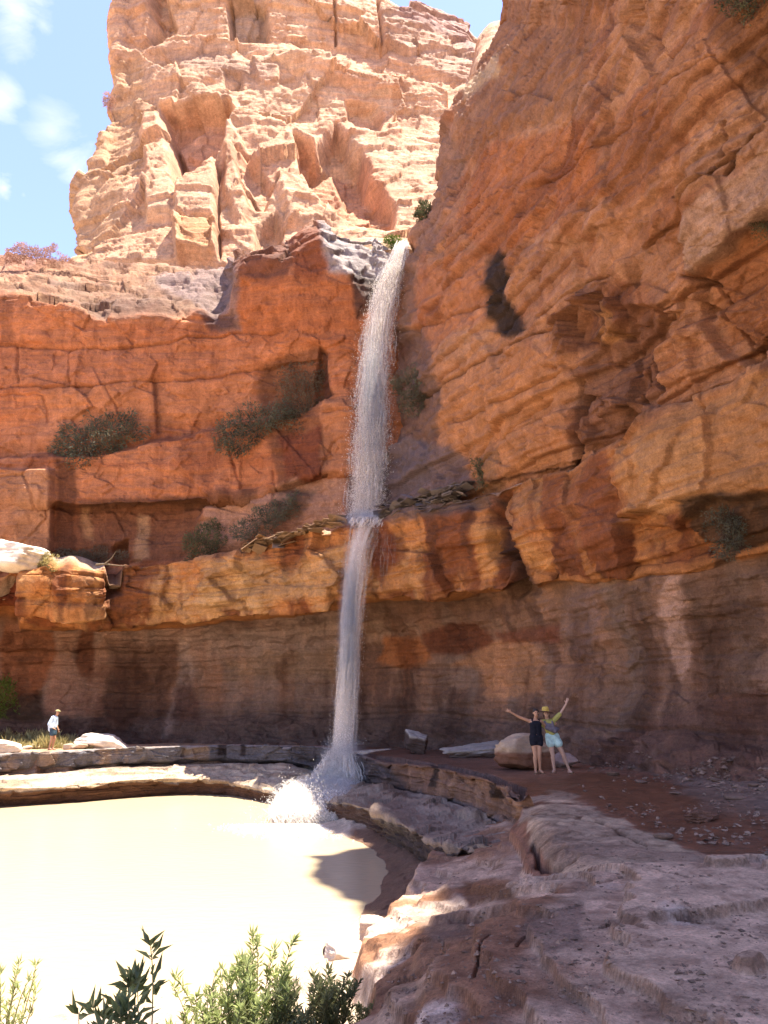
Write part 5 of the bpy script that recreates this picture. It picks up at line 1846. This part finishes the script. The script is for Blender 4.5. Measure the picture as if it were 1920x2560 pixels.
cliff_shrub([(465, 1350), (500, 1310), (545, 1300), (560, 1350), (540, 1400), (470, 1400)], 41, 2000, 0.16, M_LEAF_SAGE, 'olive scrub on the shelf where the wall meets it, left of the long dark bush', 0.2, 0.8, 5, fuzz=6)
cliff_shrub([(580, 1330), (640, 1280), (730, 1230), (750, 1260), (700, 1310), (620, 1355)], 40, 2200, 0.15, M_LEAF_DARK, 'long low dark bush running up the shelf towards the waterfall', 0.2, 0.7, 6, fuzz=6)
cliff_shrub([(140, 1380), (260, 1370), (330, 1385), (300, 1405), (150, 1410)], 40.5, 1600, 0.13, M_LEAF_GREY, 'low grey scrub along the back of the left shelf', 0.1, 0.7, 7, fuzz=5)
cliff_shrub([(85, 1400), (130, 1385), (150, 1410), (130, 1425), (90, 1422)], 39, 900, 0.12, M_STRAW, 'yellow tuft of grass beside the sunlit white boulder', -0.1, 0.6, 8, fuzz=5, cat='grass tuft', name='grass_tuft')
cliff_shrub([(1040, 530), (1062, 505), (1080, 520), (1075, 555), (1050, 560)], 44, 900, 0.2, M_LEAF_SAGE, 'pale bush in the sun above the lip of the fall, against the right wall', 0.1, 0.9, 9, fuzz=5)
cliff_shrub([(965, 605), (985, 592), (1003, 600), (995, 622), (970, 625)], 41, 800, 0.14, M_LEAF_BRIGHT, 'small green bush at the left side of the waterfall lip', 0.1, 0.6, 10, fuzz=4)
cliff_shrub([(20, 630), (60, 612), (120, 615), (160, 635), (180, 655), (20, 655)], 47, 3200, 0.15, M_PINK, 'pinkish dry bush on the skyline at the top left', 0.0, 1.4, 11, fuzz=5, ray_d=False)
cliff_shrub([(262, 262), (272, 236), (288, 240), (286, 268)], 90, 500, 0.3, M_PINK, 'pink bush clinging to the left edge of the tower', 0.0, 1.6, 12, fuzz=4)
cliff_shrub([(1790, -60), (1960, -80), (1960, 20), (1860, 50), (1800, 20)], 15, 2600, 0.10, M_LEAF_SAGE, 'greenish plants hanging from the wall at the top right corner', 0.5, 0.5, 13)
cliff_shrub([(1880, 560), (1960, 530), (1960, 600), (1900, 610)], 16, 900, 0.07, M_LEAF_SAGE, 'thin sage plants on the right wall at the right edge', 0.3, 0.3, 14)
cliff_shrub([(1770, 1290), (1840, 1260), (1890, 1300), (1860, 1380), (1790, 1390)], 18, 1800, 0.09, M_LEAF_DARK, 'dark bush in the damp hollow under the big block on the right', 0.4, 0.4, 15)
cliff_shrub([(1180, 1160), (1215, 1140), (1210, 1200), (1190, 1230)], 32, 500, 0.12, M_LEAF_SAGE, 'small olive tuft on the wall above the slaty ledge right of the fall', 0.4, 0.4, 16, fuzz=5)
cliff_shrub([(-60, 1680), (20, 1690), (42, 1730), (30, 1770), (10, 1790), (-60, 1790)], 40, 2400, 0.17, M_LEAF_BRIGHT, 'bright green leafy tree at the left edge behind the ledge', 0.1, 1.5, 17, ray_d=False, cat='tree', name='leafy_tree', fuzz=8)

# dry grass behind the person on the left (nobody could count the blades)
g = np.random.default_rng(9)
N = 5200
gx = g.uniform(-60, 235, N)
gy = g.uniform(1832, 1872, N)
gd = g.uniform(37.2, 42.5, N)
top_ = np.interp(gx, [-60, 0, 100, 160, 235], [1.0, 0.85, 0.75, 0.6, 0.25])
B = []
Pg = P(gx, 1850 + 0 * gx, gd)
Pg[:, 2] = 0.02 + 0.25 * (gd - 37.2) / 5 * (gx < 200)
Lg = g.uniform(0.2, 1.0, N) * top_ * (0.6 + 0.5 * vnoise(np.stack([gx / 20, gd, 0 * gx], 1), 3))
dg = g.normal(size=(N, 3)) * 0.35 + np.array([0, 0, 1.0])
o = leaf_mesh('dry_grass', Pg, dg, np.abs(Lg), 0.05 * np.ones(N), M_STRAW, None, 4, 0.25)
tag(o, 'pale dry grass growing on the ledge behind the person in the cap', 'grass', kind='stuff')


def stem_plant(x, y, topz, nst, spread, L, mat, label, seed, dens=34, leafw=0.2, name='shrub', up=0.8, stemmat=None, r=0.008, group=None, lean=(0, 0), hmin=0.6):
    g = np.random.default_rng(seed)
    base = down(np.array([x, y, -0.5]), 3.0)
    e = empty(name, tuple(base))
    tag(e, label, 'shrub', group)
    H = topz - base[2]
    ps, Bl, Dl = [], [], []
    for k_ in range(nst):
        a = g.uniform(0, 2 * math.pi)
        rr0 = spread * math.sqrt(g.uniform(0, 1)) * 0.35
        hh = H * g.uniform(hmin, 1.0)
        tip = np.array([math.cos(a) * (rr0 + spread * g.uniform(0.1, 0.9)) + lean[0], math.sin(a) * (rr0 + spread * g.uniform(0.1, 0.7)) + lean[1], hh])
        b0 = np.array([math.cos(a) * rr0 * 0.5, math.sin(a) * rr0 * 0.5, -0.05])
        t = np.linspace(0, 1, 9)[:, None]
        ctrl = b0 * 0.4 + tip * 0.6 + np.array([0, 0, hh * 0.15]) + g.normal(size=3) * 0.04
        p = (1 - t) ** 2 * b0 + 2 * t * (1 - t) * ctrl + t * t * tip
        ps.append(p)
        m_ = int(dens * g.uniform(0.8, 1.2))
        tt = np.concatenate([g.uniform(0.2, 1.0, m_ - 5), np.full(5, 1.0)])
        pp = (1 - tt[:, None]) ** 2 * b0 + 2 * tt[:, None] * (1 - tt[:, None]) * ctrl + tt[:, None] ** 2 * tip
        an = g.uniform(0, 2 * math.pi, m_)
        dd = np.stack([np.cos(an), np.sin(an), np.full(m_, up)], 1) + g.normal(size=(m_, 3)) * 0.25
        dd[-5:, 2] += 0.6
        Bl.append(pp)
        Dl.append(dd)
    Bl, Dl = np.concatenate(Bl), np.concatenate(Dl)
    tubes('stem', ps, r, r * 0.35, stemmat or M_STEMG, e, 5)
    leaf_mesh('foliage', Bl, Dl, L * g.uniform(0.6, 1.2, len(Bl)), L * leafw * g.uniform(0.8, 1.2, len(Bl)), mat, e, seed, 0.22)
    return e


def bearing(px, py, d):
    return P(px, py, d)


for (px_, py_, d_, nst, spread, Lf, mat, lab, sd_, dens, lw, up_, lean, hmin) in [
    (300, 2475, 5.6, 5, 0.24, 0.14, M_LEAF_OLEA, 'broad leaved dark green shoots at the bottom edge, lowest on the left', 301, 34, 0.28, 0.6, (-0.1, 0), 0.8),
    (385, 2352, 5.7, 6, 0.24, 0.145, M_LEAF_OLEA, 'tall broad leaved shoots rising over the pool at the bottom edge', 302, 34, 0.26, 0.7, (0.0, 0), 0.72),
    (545, 2445, 7.2, 26, 0.42, 0.085, M_LEAF_LIME, 'pale feathery lime bush at the bottom between the broad leaved shoots and the tall willow', 303, 60, 0.2, 0.8, (0, 0), 0.6),
    (640, 2350, 7.4, 24, 0.30, 0.095, M_LEAF_LIME, 'tall light green willowy bush at the bottom centre', 304, 80, 0.2, 0.9, (0.05, 0), 0.55),
    (700, 2470, 7.2, 22, 0.32, 0.085, M_LEAF_OLIVE, 'dense mid green bush at the foot of the tall willowy one', 305, 70, 0.22, 0.8, (0, 0), 0.5),
    (775, 2425, 7.8, 15, 0.34, 0.085, M_LEAF_OLIVE, 'dark leafy bush with bare gaps, second from the right at the bottom', 306, 62, 0.2, 0.8, (0.05, 0), 0.6),
    (835, 2435, 8.0, 18, 0.24, 0.08, M_LEAF_OLIVE, 'upright dark bush standing where the sunlit shore ends', 307, 76, 0.2, 0.9, (0.05, 0), 0.6),
    (900, 2500, 8.2, 14, 0.22, 0.07, M_LEAF_OLIVE, 'small shaded bush against the pink terrace at the bottom', 308, 50, 0.22, 0.8, (0.05, 0), 0.5),
    (25, 2420, 7.5, 22, 0.34, 0.08, M_LEAF_LIME, 'faint pale green wispy bush in the bottom left corner', 309, 34, 0.15, 1.2, (0, 0), 0.5),
]:
    q = P(px_, py_, d_)
    stem_plant(q[0], q[1], q[2], nst, spread, Lf, mat, lab, sd_, dens, lw, up=up_, lean=lean, hmin=hmin, name='broad_leaved_shrub' if mat is M_LEAF_OLEA else 'shrub')

# dead branch on the shelf
p0 = cast(232, 1400, 39)
pb = [np.array([[0, 0, 0], [0.5, -0.1, 0.02], [1.1, 0.0, -0.04], [1.5, 0, -0.06]]), np.array([[0.5, -0.1, 0.02], [0.8, 0, 0.35], [1.0, 0, 0.75]])]
o = tubes('dead_branch', pb, 0.06, 0.02, M_STEM, None, 5)
o.location = P(240, 1412, 39.2)
tag(o, 'bare dead branch lying on the shelf right of the grass tuft', 'branch')

# ================================================================== PEOPLE
M_SKIN = plain('tanned_skin', (0.42, 0.22, 0.13), 0.5, 0.35, 0, 0.08)
M_SKIN2 = plain('fair_skin', (0.46, 0.28, 0.20), 0.5, 0.35, 0, 0.08)
M_HAIR = plain('dark_hair', (0.03, 0.02, 0.015), 0.6, 0.3)
M_HAIRB = plain('brown_hair', (0.09, 0.05, 0.03), 0.6, 0.3)
M_BLACK = plain('black_cloth', (0.012, 0.012, 0.018), 0.9, 0.15)
M_LIME = plain('lime_cloth', (0.36, 0.33, 0.10), 0.9, 0.1)
M_MINT = plain('mint_cloth', (0.42, 0.58, 0.54), 0.9, 0.1)
M_PACK = plain('grey_bag_cloth', (0.14, 0.12, 0.14), 0.9, 0.1)
M_STRAWHAT = plain('yellow_straw', (0.62, 0.42, 0.10), 0.9, 0.1)
M_BRIM = plain('brown_brim', (0.10, 0.05, 0.03), 0.9, 0.1)
M_BLUE = plain('pale_blue_cloth', (0.50, 0.62, 0.74), 0.9, 0.1)
M_NAVY = plain('navy_cloth', (0.04, 0.07, 0.10), 0.9, 0.1)
M_CAP = plain('olive_cap_cloth', (0.30, 0.26, 0.13), 0.9, 0.1)
M_EYE = plain('eye', (0.02, 0.015, 0.01), 0.2, 0.5, 0, 0)
M_SOLE = plain('sandal', (0.16, 0.09, 0.05), 0.8, 0.2)
UVS = ico(2)


def capsule(a, b_, ra, rb, seg=10):
    a, b_ = np.array(a, float), np.array(b_, float)
    d = b_ - a
    ln = np.linalg.norm(d)
    d = d / max(ln, 1e-6)
    u = np.cross(d, [0.3, 0.9, 0.1])
    u /= np.linalg.norm(u)
    v = np.cross(d, u)
    rings = []
    for (t, k_) in [(-1, 0.02), (-0.8, 0.6), (-0.4, 0.92), (0, 1)]:
        rings.append((a + d * t * ra, ra * k_))
    for (t, k_) in [(0, 1), (0.4, 0.92), (0.8, 0.6), (1, 0.02)]:
        rings.append((b_ + d * t * rb, rb * k_))
    V = []
    for c, r in rings:
        for s in range(seg):
            an = 2 * math.pi * s / seg
            V.append(c + r * (math.cos(an) * u + math.sin(an) * v))
    F = []
    for t in range(len(rings) - 1):
        for s in range(seg):
            F.append([t * seg + s, t * seg + (s + 1) % seg, (t + 1) * seg + (s + 1) % seg, (t + 1) * seg + s])
    F.append([s for s in range(seg)][::-1])
    F.append([(len(rings) - 1) * seg + s for s in range(seg)])
    return V, F


def ell(c, r):
    V = UVS[0] * np.array(r) + np.array(c)
    return list(V), [list(f) for f in UVS[1]]


def blob(name, pieces, mat, parent, voxel=0.009, smooth=4):
    """pieces fused by voxel remesh into one continuous surface"""
    Vs, Fs = [], []
    for V, F in pieces:
        o_ = len(Vs)
        Vs += [tuple(v) for v in V]
        Fs += [[i + o_ for i in f] for f in F]
    me = bpy.data.meshes.new(name)
    me.from_pydata(Vs, [], Fs)
    me.materials.append(mat)
    o = bpy.data.objects.new(name, me)
    SC.collection.objects.link(o)
    if parent is not None:
        o.parent = parent
    r = o.modifiers.new('remesh', 'REMESH')
    r.mode = 'VOXEL'
    r.voxel_size = voxel
    r.use_smooth_shade = True
    s = o.modifiers.new('smooth', 'SMOOTH')
    s.factor = 0.5
    s.iterations = smooth
    return o


def chain(pts, rad):
    return [capsule(pts[i], pts[i + 1], rad[i], rad[i + 1]) for i in range(len(pts) - 1)]


def hand(wrist, direction, palm_side, s=1.0, spread=0.35, curl=0.2):
    """palm, four unequal fingers with a knuckle bend and a thumb from the side of the palm"""
    w = np.array(wrist, float)
    d = np.array(direction, float)
    d /= np.linalg.norm(d)
    side = np.array(palm_side, float)
    side = side - d * side.dot(d)
    side /= np.linalg.norm(side)
    nn = np.cross(d, side)
    pcs = [capsule(w, w + d * 0.05 * s, 0.024 * s, 0.030 * s)]
    for k_, (o_, L_) in enumerate([(-0.028, 0.060), (-0.010, 0.074), (0.010, 0.078), (0.028, 0.070)]):
        b0 = w + d * 0.045 * s + side * o_ * 0.6 * s
        b1 = w + d * 0.085 * s + side * o_ * s
        fd = d + side * (o_ / 0.03) * spread * 0.5
        fd /= np.linalg.norm(fd)
        k1 = b1 + fd * L_ * 0.55 * s
        k2 = k1 + (fd + nn * curl) * L_ * 0.45 * s
        pcs += chain([b0, b1, k1, k2], [0.014 * s, 0.011 * s, 0.009 * s, 0.008 * s])
    t0 = w + d * 0.02 * s + side * 0.022 * s
    t1 = t0 + (d * 0.5 + side * 0.9) * 0.035 * s
    t2 = t1 + (d * 0.9 + side * 0.5) * 0.034 * s
    pcs += chain([t0, t1, t2], [0.013 * s, 0.011 * s, 0.009 * s])
    return pcs


def foot(ankle, direction, s=1.0):
    a = np.array(ankle, float)
    d = np.array(direction, float)
    d /= np.linalg.norm(d)
    heel = a - d * 0.035 * s + np.array([0, 0, -0.045])
    toe = a + d * 0.15 * s + np.array([0, 0, -0.055])
    return [capsule(a, heel, 0.038, 0.034), capsule(heel, toe, 0.034, 0.026), capsule(a, a * 0.4 + toe * 0.6, 0.036, 0.026)]


def head(c, face, s=1.0):
    c = np.array(c, float)
    f = np.array(face, float)
    f /= np.linalg.norm(f)
    sd = np.cross(f, [0, 0, 1.0])
    sd /= np.linalg.norm(sd)
    pcs = [ell(c + np.array([0, 0, 0.02]) * s - f * 0.01, np.array([0.078, 0.088, 0.10]) * s), ell(c + f * 0.02 * s + np.array([0, 0, -0.055]) * s, np.array([0.055, 0.06, 0.062]) * s)]
    pcs.append(capsule(c + f * 0.082 * s + np.array([0, 0, 0.012]) * s, c + f * 0.103 * s + np.array([0, 0, -0.022]) * s, 0.009 * s, 0.014 * s))
    pcs.append(capsule(c + f * 0.072 * s + sd * 0.02 * s + np.array([0, 0, -0.058]) * s, c + f * 0.072 * s - sd * 0.02 * s + np.array([0, 0, -0.058]) * s, 0.009 * s, 0.009 * s))
    for q in (-1, 1):
        pcs.append(ell(c + sd * q * 0.08 * s + np.array([0, 0, -0.005]), np.array([0.014, 0.016, 0.03]) * s))
    return pcs, c, f, sd


def eyes(c, f, sd, parent, s=1.0):
    for q in (-1, 1):
        V, F = ell(c + f * 0.081 * s + sd * q * 0.031 * s + np.array([0, 0, 0.012]) * s, np.array([0.011, 0.011, 0.008]) * s)
        mesh_np('eye', np.array(V), np.array(F), M_EYE, parent=parent)


def lathe(name, prof, c, mat, parent, sx=1.0, sy=1.0, seg=28, tilt=0.0):
    V, F = [], []
    for r, z in prof:
        for s in range(seg):
            a = 2 * math.pi * s / seg
            V.append([c[0] + r * sx * math.cos(a) + z * math.sin(tilt), c[1] + r * sy * math.sin(a), c[2] + z * math.cos(tilt) - r * sx * math.cos(a) * math.sin(tilt)])
    for t in range(len(prof) - 1):
        for s in range(seg):
            F.append([t * seg + s, t * seg + (s + 1) % seg, (t + 1) * seg + (s + 1) % seg, (t + 1) * seg + s])
    return mesh_np(name, np.array(V), np.array(F), mat, parent=parent)


# --- woman in black, left of the pair: one arm flung out to the left, the other behind her friend
wp_ = down(P(1345, 1935, 22.0), 1.0)
e = empty('person', tuple(wp_))
tag(e, 'person in a black tank top and black shorts flinging one arm out to the left', 'person')
hp, hc, hf, hs = head((0.02, -0.02, 1.615), (0.05, -1, 0.02), 0.98)
body = list(hp)
body += [capsule((0.02, 0.0, 1.53), (0.0, 0.02, 1.44), 0.045, 0.052)]
body += [capsule((-0.15, 0.02, 1.40), (0.15, 0.02, 1.38), 0.055, 0.055), capsule((-0.07, 0, 1.34), (0.07, 0, 1.34), 0.10, 0.10), capsule((-0.05, 0, 1.34), (-0.04, 0.01, 1.12), 0.10, 0.085),
         capsule((0.05, 0, 1.34), (0.04, 0.01, 1.12), 0.10, 0.085), capsule((-0.07, 0.01, 0.94), (0.07, 0.01, 0.94), 0.108, 0.108), capsule((0, 0.01, 1.14), (0, 0.01, 0.98), 0.10, 0.11)]
body += chain([(-0.165, 0.02, 1.395), (-0.43, 0.0, 1.50), (-0.68, -0.04, 1.63)], [0.048, 0.038, 0.025])
body += hand((-0.69, -0.04, 1.635), (-1, -0.1, 0.55), (0.4, -0.1, 1), 1.0, spread=0.8)
body += chain([(0.165, 0.02, 1.385), (0.34, 0.14, 1.22), (0.46, 0.17, 1.30)], [0.046, 0.036, 0.026])
body += hand((0.47, 0.17, 1.305), (1, -0.1, 0.2), (0, -0.3, 1), 0.95, 0.3, 0.6)
body += chain([(-0.085, 0.01, 0.90), (-0.055, -0.02, 0.50), (-0.055, 0.02, 0.09)], [0.092, 0.056, 0.034])
body += [capsule((-0.065, 0.03, 0.42), (-0.06, 0.035, 0.28), 0.052, 0.044)]
body += foot((-0.055, 0.02, 0.085), (-0.15, -1, 0))
body += chain([(0.085, 0.01, 0.90), (0.06, -0.02, 0.50), (0.065, 0.03, 0.11)], [0.092, 0.056, 0.034])
body += [capsule((0.06, 0.03, 0.42), (0.06, 0.04, 0.28), 0.052, 0.044)]
body += foot((0.065, 0.03, 0.095), (0.4, -1, 0))
blob('body', body, M_SKIN, e)
eyes(hc, hf, hs, e)
blob('hair', [ell(hc + np.array([0, 0.025, 0.045]), (0.092, 0.096, 0.088)), capsule(hc + np.array([0.0, 0.08, 0.03]), hc + np.array([0.0, 0.10, -0.10]), 0.05, 0.03), capsule(hc + np.array([-0.07, 0.02, 0.02]), hc + np.array([-0.075, 0.03, -0.06]), 0.022, 0.012), capsule(hc + np.array([0.07, 0.02, 0.02]), hc + np.array([0.075, 0.03, -0.06]), 0.022, 0.012)], M_HAIR, e)
blob('tank_top', [capsule((-0.055, 0, 1.31), (0.055, 0, 1.31), 0.122, 0.122), capsule((-0.05, 0, 1.28), (-0.045, 0.01, 1.02), 0.12, 0.115), capsule((0.05, 0, 1.28), (0.045, 0.01, 1.02), 0.12, 0.115), capsule((-0.07, 0.01, 0.96), (0.07, 0.01, 0.96), 0.128, 0.128),
                  capsule((-0.095, -0.045, 1.38), (-0.095, -0.03, 1.46), 0.03, 0.022), capsule((0.095, -0.045, 1.38), (0.095, -0.03, 1.45), 0.03, 0.022), capsule((-0.095, -0.03, 1.46), (-0.085, 0.05, 1.40), 0.022, 0.03), capsule((0.095, -0.03, 1.45), (0.085, 0.05, 1.40), 0.022, 0.03)], M_BLACK, e)
blob('shorts', [capsule((-0.075, 0.01, 0.92), (0.075, 0.01, 0.92), 0.122, 0.122), capsule((-0.09, 0.01, 0.90), (-0.085, 0, 0.80), 0.108, 0.10), capsule((0.09, 0.01, 0.90), (0.09, 0, 0.79), 0.108, 0.10)], M_BLACK, e)
for sx_, dx_ in ((-0.062, -0.15), (0.085, 0.4)):
    blob('sandal', [capsule((sx_, 0.05, 0.012), (sx_ + dx_ * 0.12, -0.14, 0.012), 0.03, 0.034)], M_SOLE, e, 0.008, 1)

# --- friend in hat, right of the pair, striding, right arm up
fp_ = down(P(1398, 1933, 22.2), 1.0)
e = empty('person', tuple(fp_))
tag(e, 'person in a yellow hat, lime shirt and mint shorts raising one arm to the right', 'person')
hp, hc, hf, hs = head((-0.27, -0.02, 1.60), (-0.1, -1, 0.05), 0.98)
body = list(hp)
body += [capsule((-0.27, 0, 1.52), (-0.24, 0.02, 1.43), 0.048, 0.055), capsule((-0.40, 0.02, 1.37), (-0.08, 0.02, 1.40), 0.056, 0.056), capsule((-0.31, 0, 1.33), (-0.17, 0, 1.34), 0.105, 0.105), capsule((-0.24, 0, 1.32), (-0.16, 0.01, 1.10), 0.125, 0.115),
         capsule((-0.20, 0.01, 0.97), (-0.06, 0.01, 0.97), 0.115, 0.115)]
body += chain([(-0.07, 0.02, 1.41), (0.14, 0.0, 1.62), (0.30, -0.03, 1.87)], [0.050, 0.038, 0.026])
body += hand((0.305, -0.03, 1.88), (0.35, -0.05, 1), (-0.9, 0, 0.2), 1.0, 0.25)
body += chain([(-0.41, 0.02, 1.37), (-0.56, 0.14, 1.25), (-0.66, 0.13, 1.33)], [0.048, 0.038, 0.026])
body += hand((-0.665, 0.12, 1.335), (-0.6, -0.3, 0.5), (0, -0.3, 1), 0.95, 0.3, 0.5)
body += chain([(-0.20, 0.01, 0.93), (-0.16, -0.03, 0.50), (-0.13, 0.02, 0.09)], [0.098, 0.058, 0.036])
body += [capsule((-0.155, 0.03, 0.42), (-0.145, 0.035, 0.28), 0.056, 0.046)]
body += foot((-0.13, 0.02, 0.085), (-0.7, -1, 0))
body += chain([(-0.05, 0.01, 0.93), (0.14, -0.01, 0.50), (0.29, 0.03, 0.09)], [0.098, 0.058, 0.036])
body += [capsule((0.16, 0.035, 0.43), (0.21, 0.04, 0.28), 0.056, 0.046)]
body += foot((0.29, 0.03, 0.085), (0.35, -1, 0))
blob('body', body, M_SKIN2, e)
eyes(hc, hf, hs, e)
blob('hair', [ell(hc + np.array([0, 0.03, 0.03]), (0.088, 0.09, 0.08)), capsule(hc + np.array([-0.075, 0.02, 0.02]), hc + np.array([-0.085, 0.02, -0.09]), 0.026, 0.018), capsule(hc + np.array([0.075, 0.02, 0.02]), hc + np.array([0.085, 0.02, -0.09]), 0.026, 0.018)], M_HAIRB, e)
blob('shirt', [capsule((-0.32, 0, 1.33), (-0.16, 0, 1.34), 0.122, 0.122), capsule((-0.24, 0, 1.32), (-0.15, 0.01, 1.06), 0.142, 0.135), capsule((-0.40, 0.02, 1.375), (-0.08, 0.02, 1.405), 0.072, 0.072),
               capsule((-0.07, 0.02, 1.41), (0.10, 0.0, 1.58), 0.078, 0.066), capsule((-0.41, 0.02, 1.37), (-0.52, 0.11, 1.28), 0.07, 0.06)], M_LIME, e)
blob('shoulder_bag', [capsule((-0.30, -0.13, 1.22), (-0.08, -0.13, 1.14), 0.062, 0.075), capsule((-0.06, -0.11, 1.20), (0.02, -0.05, 1.18), 0.05, 0.05), capsule((-0.34, -0.09, 1.38), (-0.24, -0.14, 1.20), 0.035, 0.05), capsule((-0.14, -0.10, 1.38), (-0.12, -0.14, 1.2), 0.03, 0.05), capsule((-0.28, -0.12, 1.30), (-0.14, -0.12, 1.28), 0.05, 0.05)], M_PACK, e)
blob('shorts', [capsule((-0.21, 0.01, 0.98), (-0.06, 0.01, 0.98), 0.135, 0.135), capsule((-0.21, 0.01, 0.92), (-0.20, -0.01, 0.80), 0.122, 0.125), capsule((-0.05, 0.01, 0.93), (0.02, 0, 0.80), 0.125, 0.128)], M_MINT, e)
hat = hc + np.array([0, 0, 0.06])
lathe('hat_crown', [(0.001, 0.14), (0.06, 0.138), (0.088, 0.11), (0.098, 0.05), (0.104, 0.0)], hat + np.array([-0.02, 0, 0]), M_STRAWHAT, e, tilt=-0.1)
lathe('hat_brim', [(0.100, 0.012), (0.15, 0.0), (0.20, -0.02), (0.205, -0.028), (0.15, -0.012), (0.098, 0.0)], hat, M_BRIM, e, tilt=0.12)
for (sx_, sy_, dx_) in ((-0.15, 0.04, -0.7), (0.30, 0.05, 0.35)):
    blob('sandal', [capsule((sx_, sy_, 0.012), (sx_ + dx_ * 0.13, sy_ - 0.18, 0.012), 0.03, 0.034)], M_SOLE, e, 0.008, 1)

# --- far person on the left ledge, in profile facing right
lp_ = down(P(127, 1874, 36.2), 1.0)
e = empty('person', tuple(lp_))
tag(e, 'person in a cap and loose pale blue shirt standing alone on the left ledge', 'person')
hp, hc, hf, hs = head((0.13, 0, 1.66), (0.95, -0.35, -0.12), 1.0)
body = list(hp)
body += [capsule((0.11, 0, 1.57), (0.05, 0, 1.46), 0.05, 0.055), capsule((-0.02, -0.12, 1.42), (0.02, 0.16, 1.42), 0.06, 0.06), capsule((0.02, 0, 1.36), (0.0, 0, 1.1), 0.13, 0.12), capsule((-0.01, -0.07, 0.96), (-0.01, 0.07, 0.96), 0.115, 0.115)]
body += chain([(-0.01, -0.15, 1.42), (-0.10, -0.22, 1.15), (0.10, -0.22, 0.98)], [0.05, 0.04, 0.028])
body += hand((0.11, -0.22, 0.97), (0.8, 0, -0.4), (0, -1, 0.2), 1.0, 0.2, 0.4)
body += chain([(0.02, 0.18, 1.42), (0.03, 0.24, 1.15), (0.14, 0.20, 0.93)], [0.05, 0.04, 0.028])
body += hand((0.145, 0.20, 0.92), (0.4, 0, -0.9), (1, 0, 0.2), 1.0, 0.2, 0.4)
body += chain([(-0.01, -0.08, 0.93), (0.02, -0.07, 0.51), (-0.06, -0.06, 0.09)], [0.1, 0.06, 0.036])
body += foot((-0.06, -0.06, 0.085), (1, -0.2, 0))
body += chain([(0.0, 0.08, 0.93), (0.09, 0.08, 0.51), (0.02, 0.08, 0.09)], [0.1, 0.06, 0.036])
body += foot((0.02, 0.08, 0.085), (1, 0.1, 0))
blob('body', body, M_SKIN, e, 0.010)
eyes(hc, hf, hs, e)
blob('hair', [ell(hc + np.array([-0.03, 0, 0.02]), (0.085, 0.082, 0.08))], M_HAIR, e, 0.012)
blob('shirt', [capsule((0.02, 0, 1.38), (-0.03, 0, 1.06), 0.155, 0.19), capsule((-0.03, -0.03, 1.05), (-0.05, 0.0, 0.93), 0.19, 0.17), capsule((-0.02, -0.13, 1.43), (0.02, 0.17, 1.43), 0.075, 0.075), capsule((-0.01, -0.15, 1.42), (-0.10, -0.22, 1.14), 0.08, 0.085), capsule((-0.10, -0.22, 1.14), (0.05, -0.22, 1.02), 0.08, 0.06),
               capsule((0.02, 0.18, 1.42), (0.03, 0.23, 1.12), 0.08, 0.08)], M_BLUE, e, 0.012)
blob('shorts', [capsule((0.0, -0.07, 0.96), (0.0, 0.07, 0.96), 0.14, 0.14), capsule((0.0, -0.08, 0.92), (0.02, -0.08, 0.72), 0.12, 0.115), capsule((0.0, 0.08, 0.92), (0.04, 0.08, 0.72), 0.12, 0.115)], M_NAVY, e, 0.012)
lathe('cap', [(0.001, 0.075), (0.05, 0.07), (0.085, 0.045), (0.098, 0.0)], hc + np.array([-0.01, 0, 0.055]), M_CAP, e)
blob('cap_peak', [capsule(hc + np.array([0.07, -0.04, 0.058]), hc + np.array([0.07, 0.03, 0.058]), 0.018, 0.018), capsule(hc + np.array([0.12, -0.05, 0.05]), hc + np.array([0.12, -0.01, 0.05]), 0.02, 0.02), capsule(hc + np.array([0.08, -0.03, 0.056]), hc + np.array([0.13, -0.03, 0.05]), 0.03, 0.028)], M_CAP, e, 0.012)
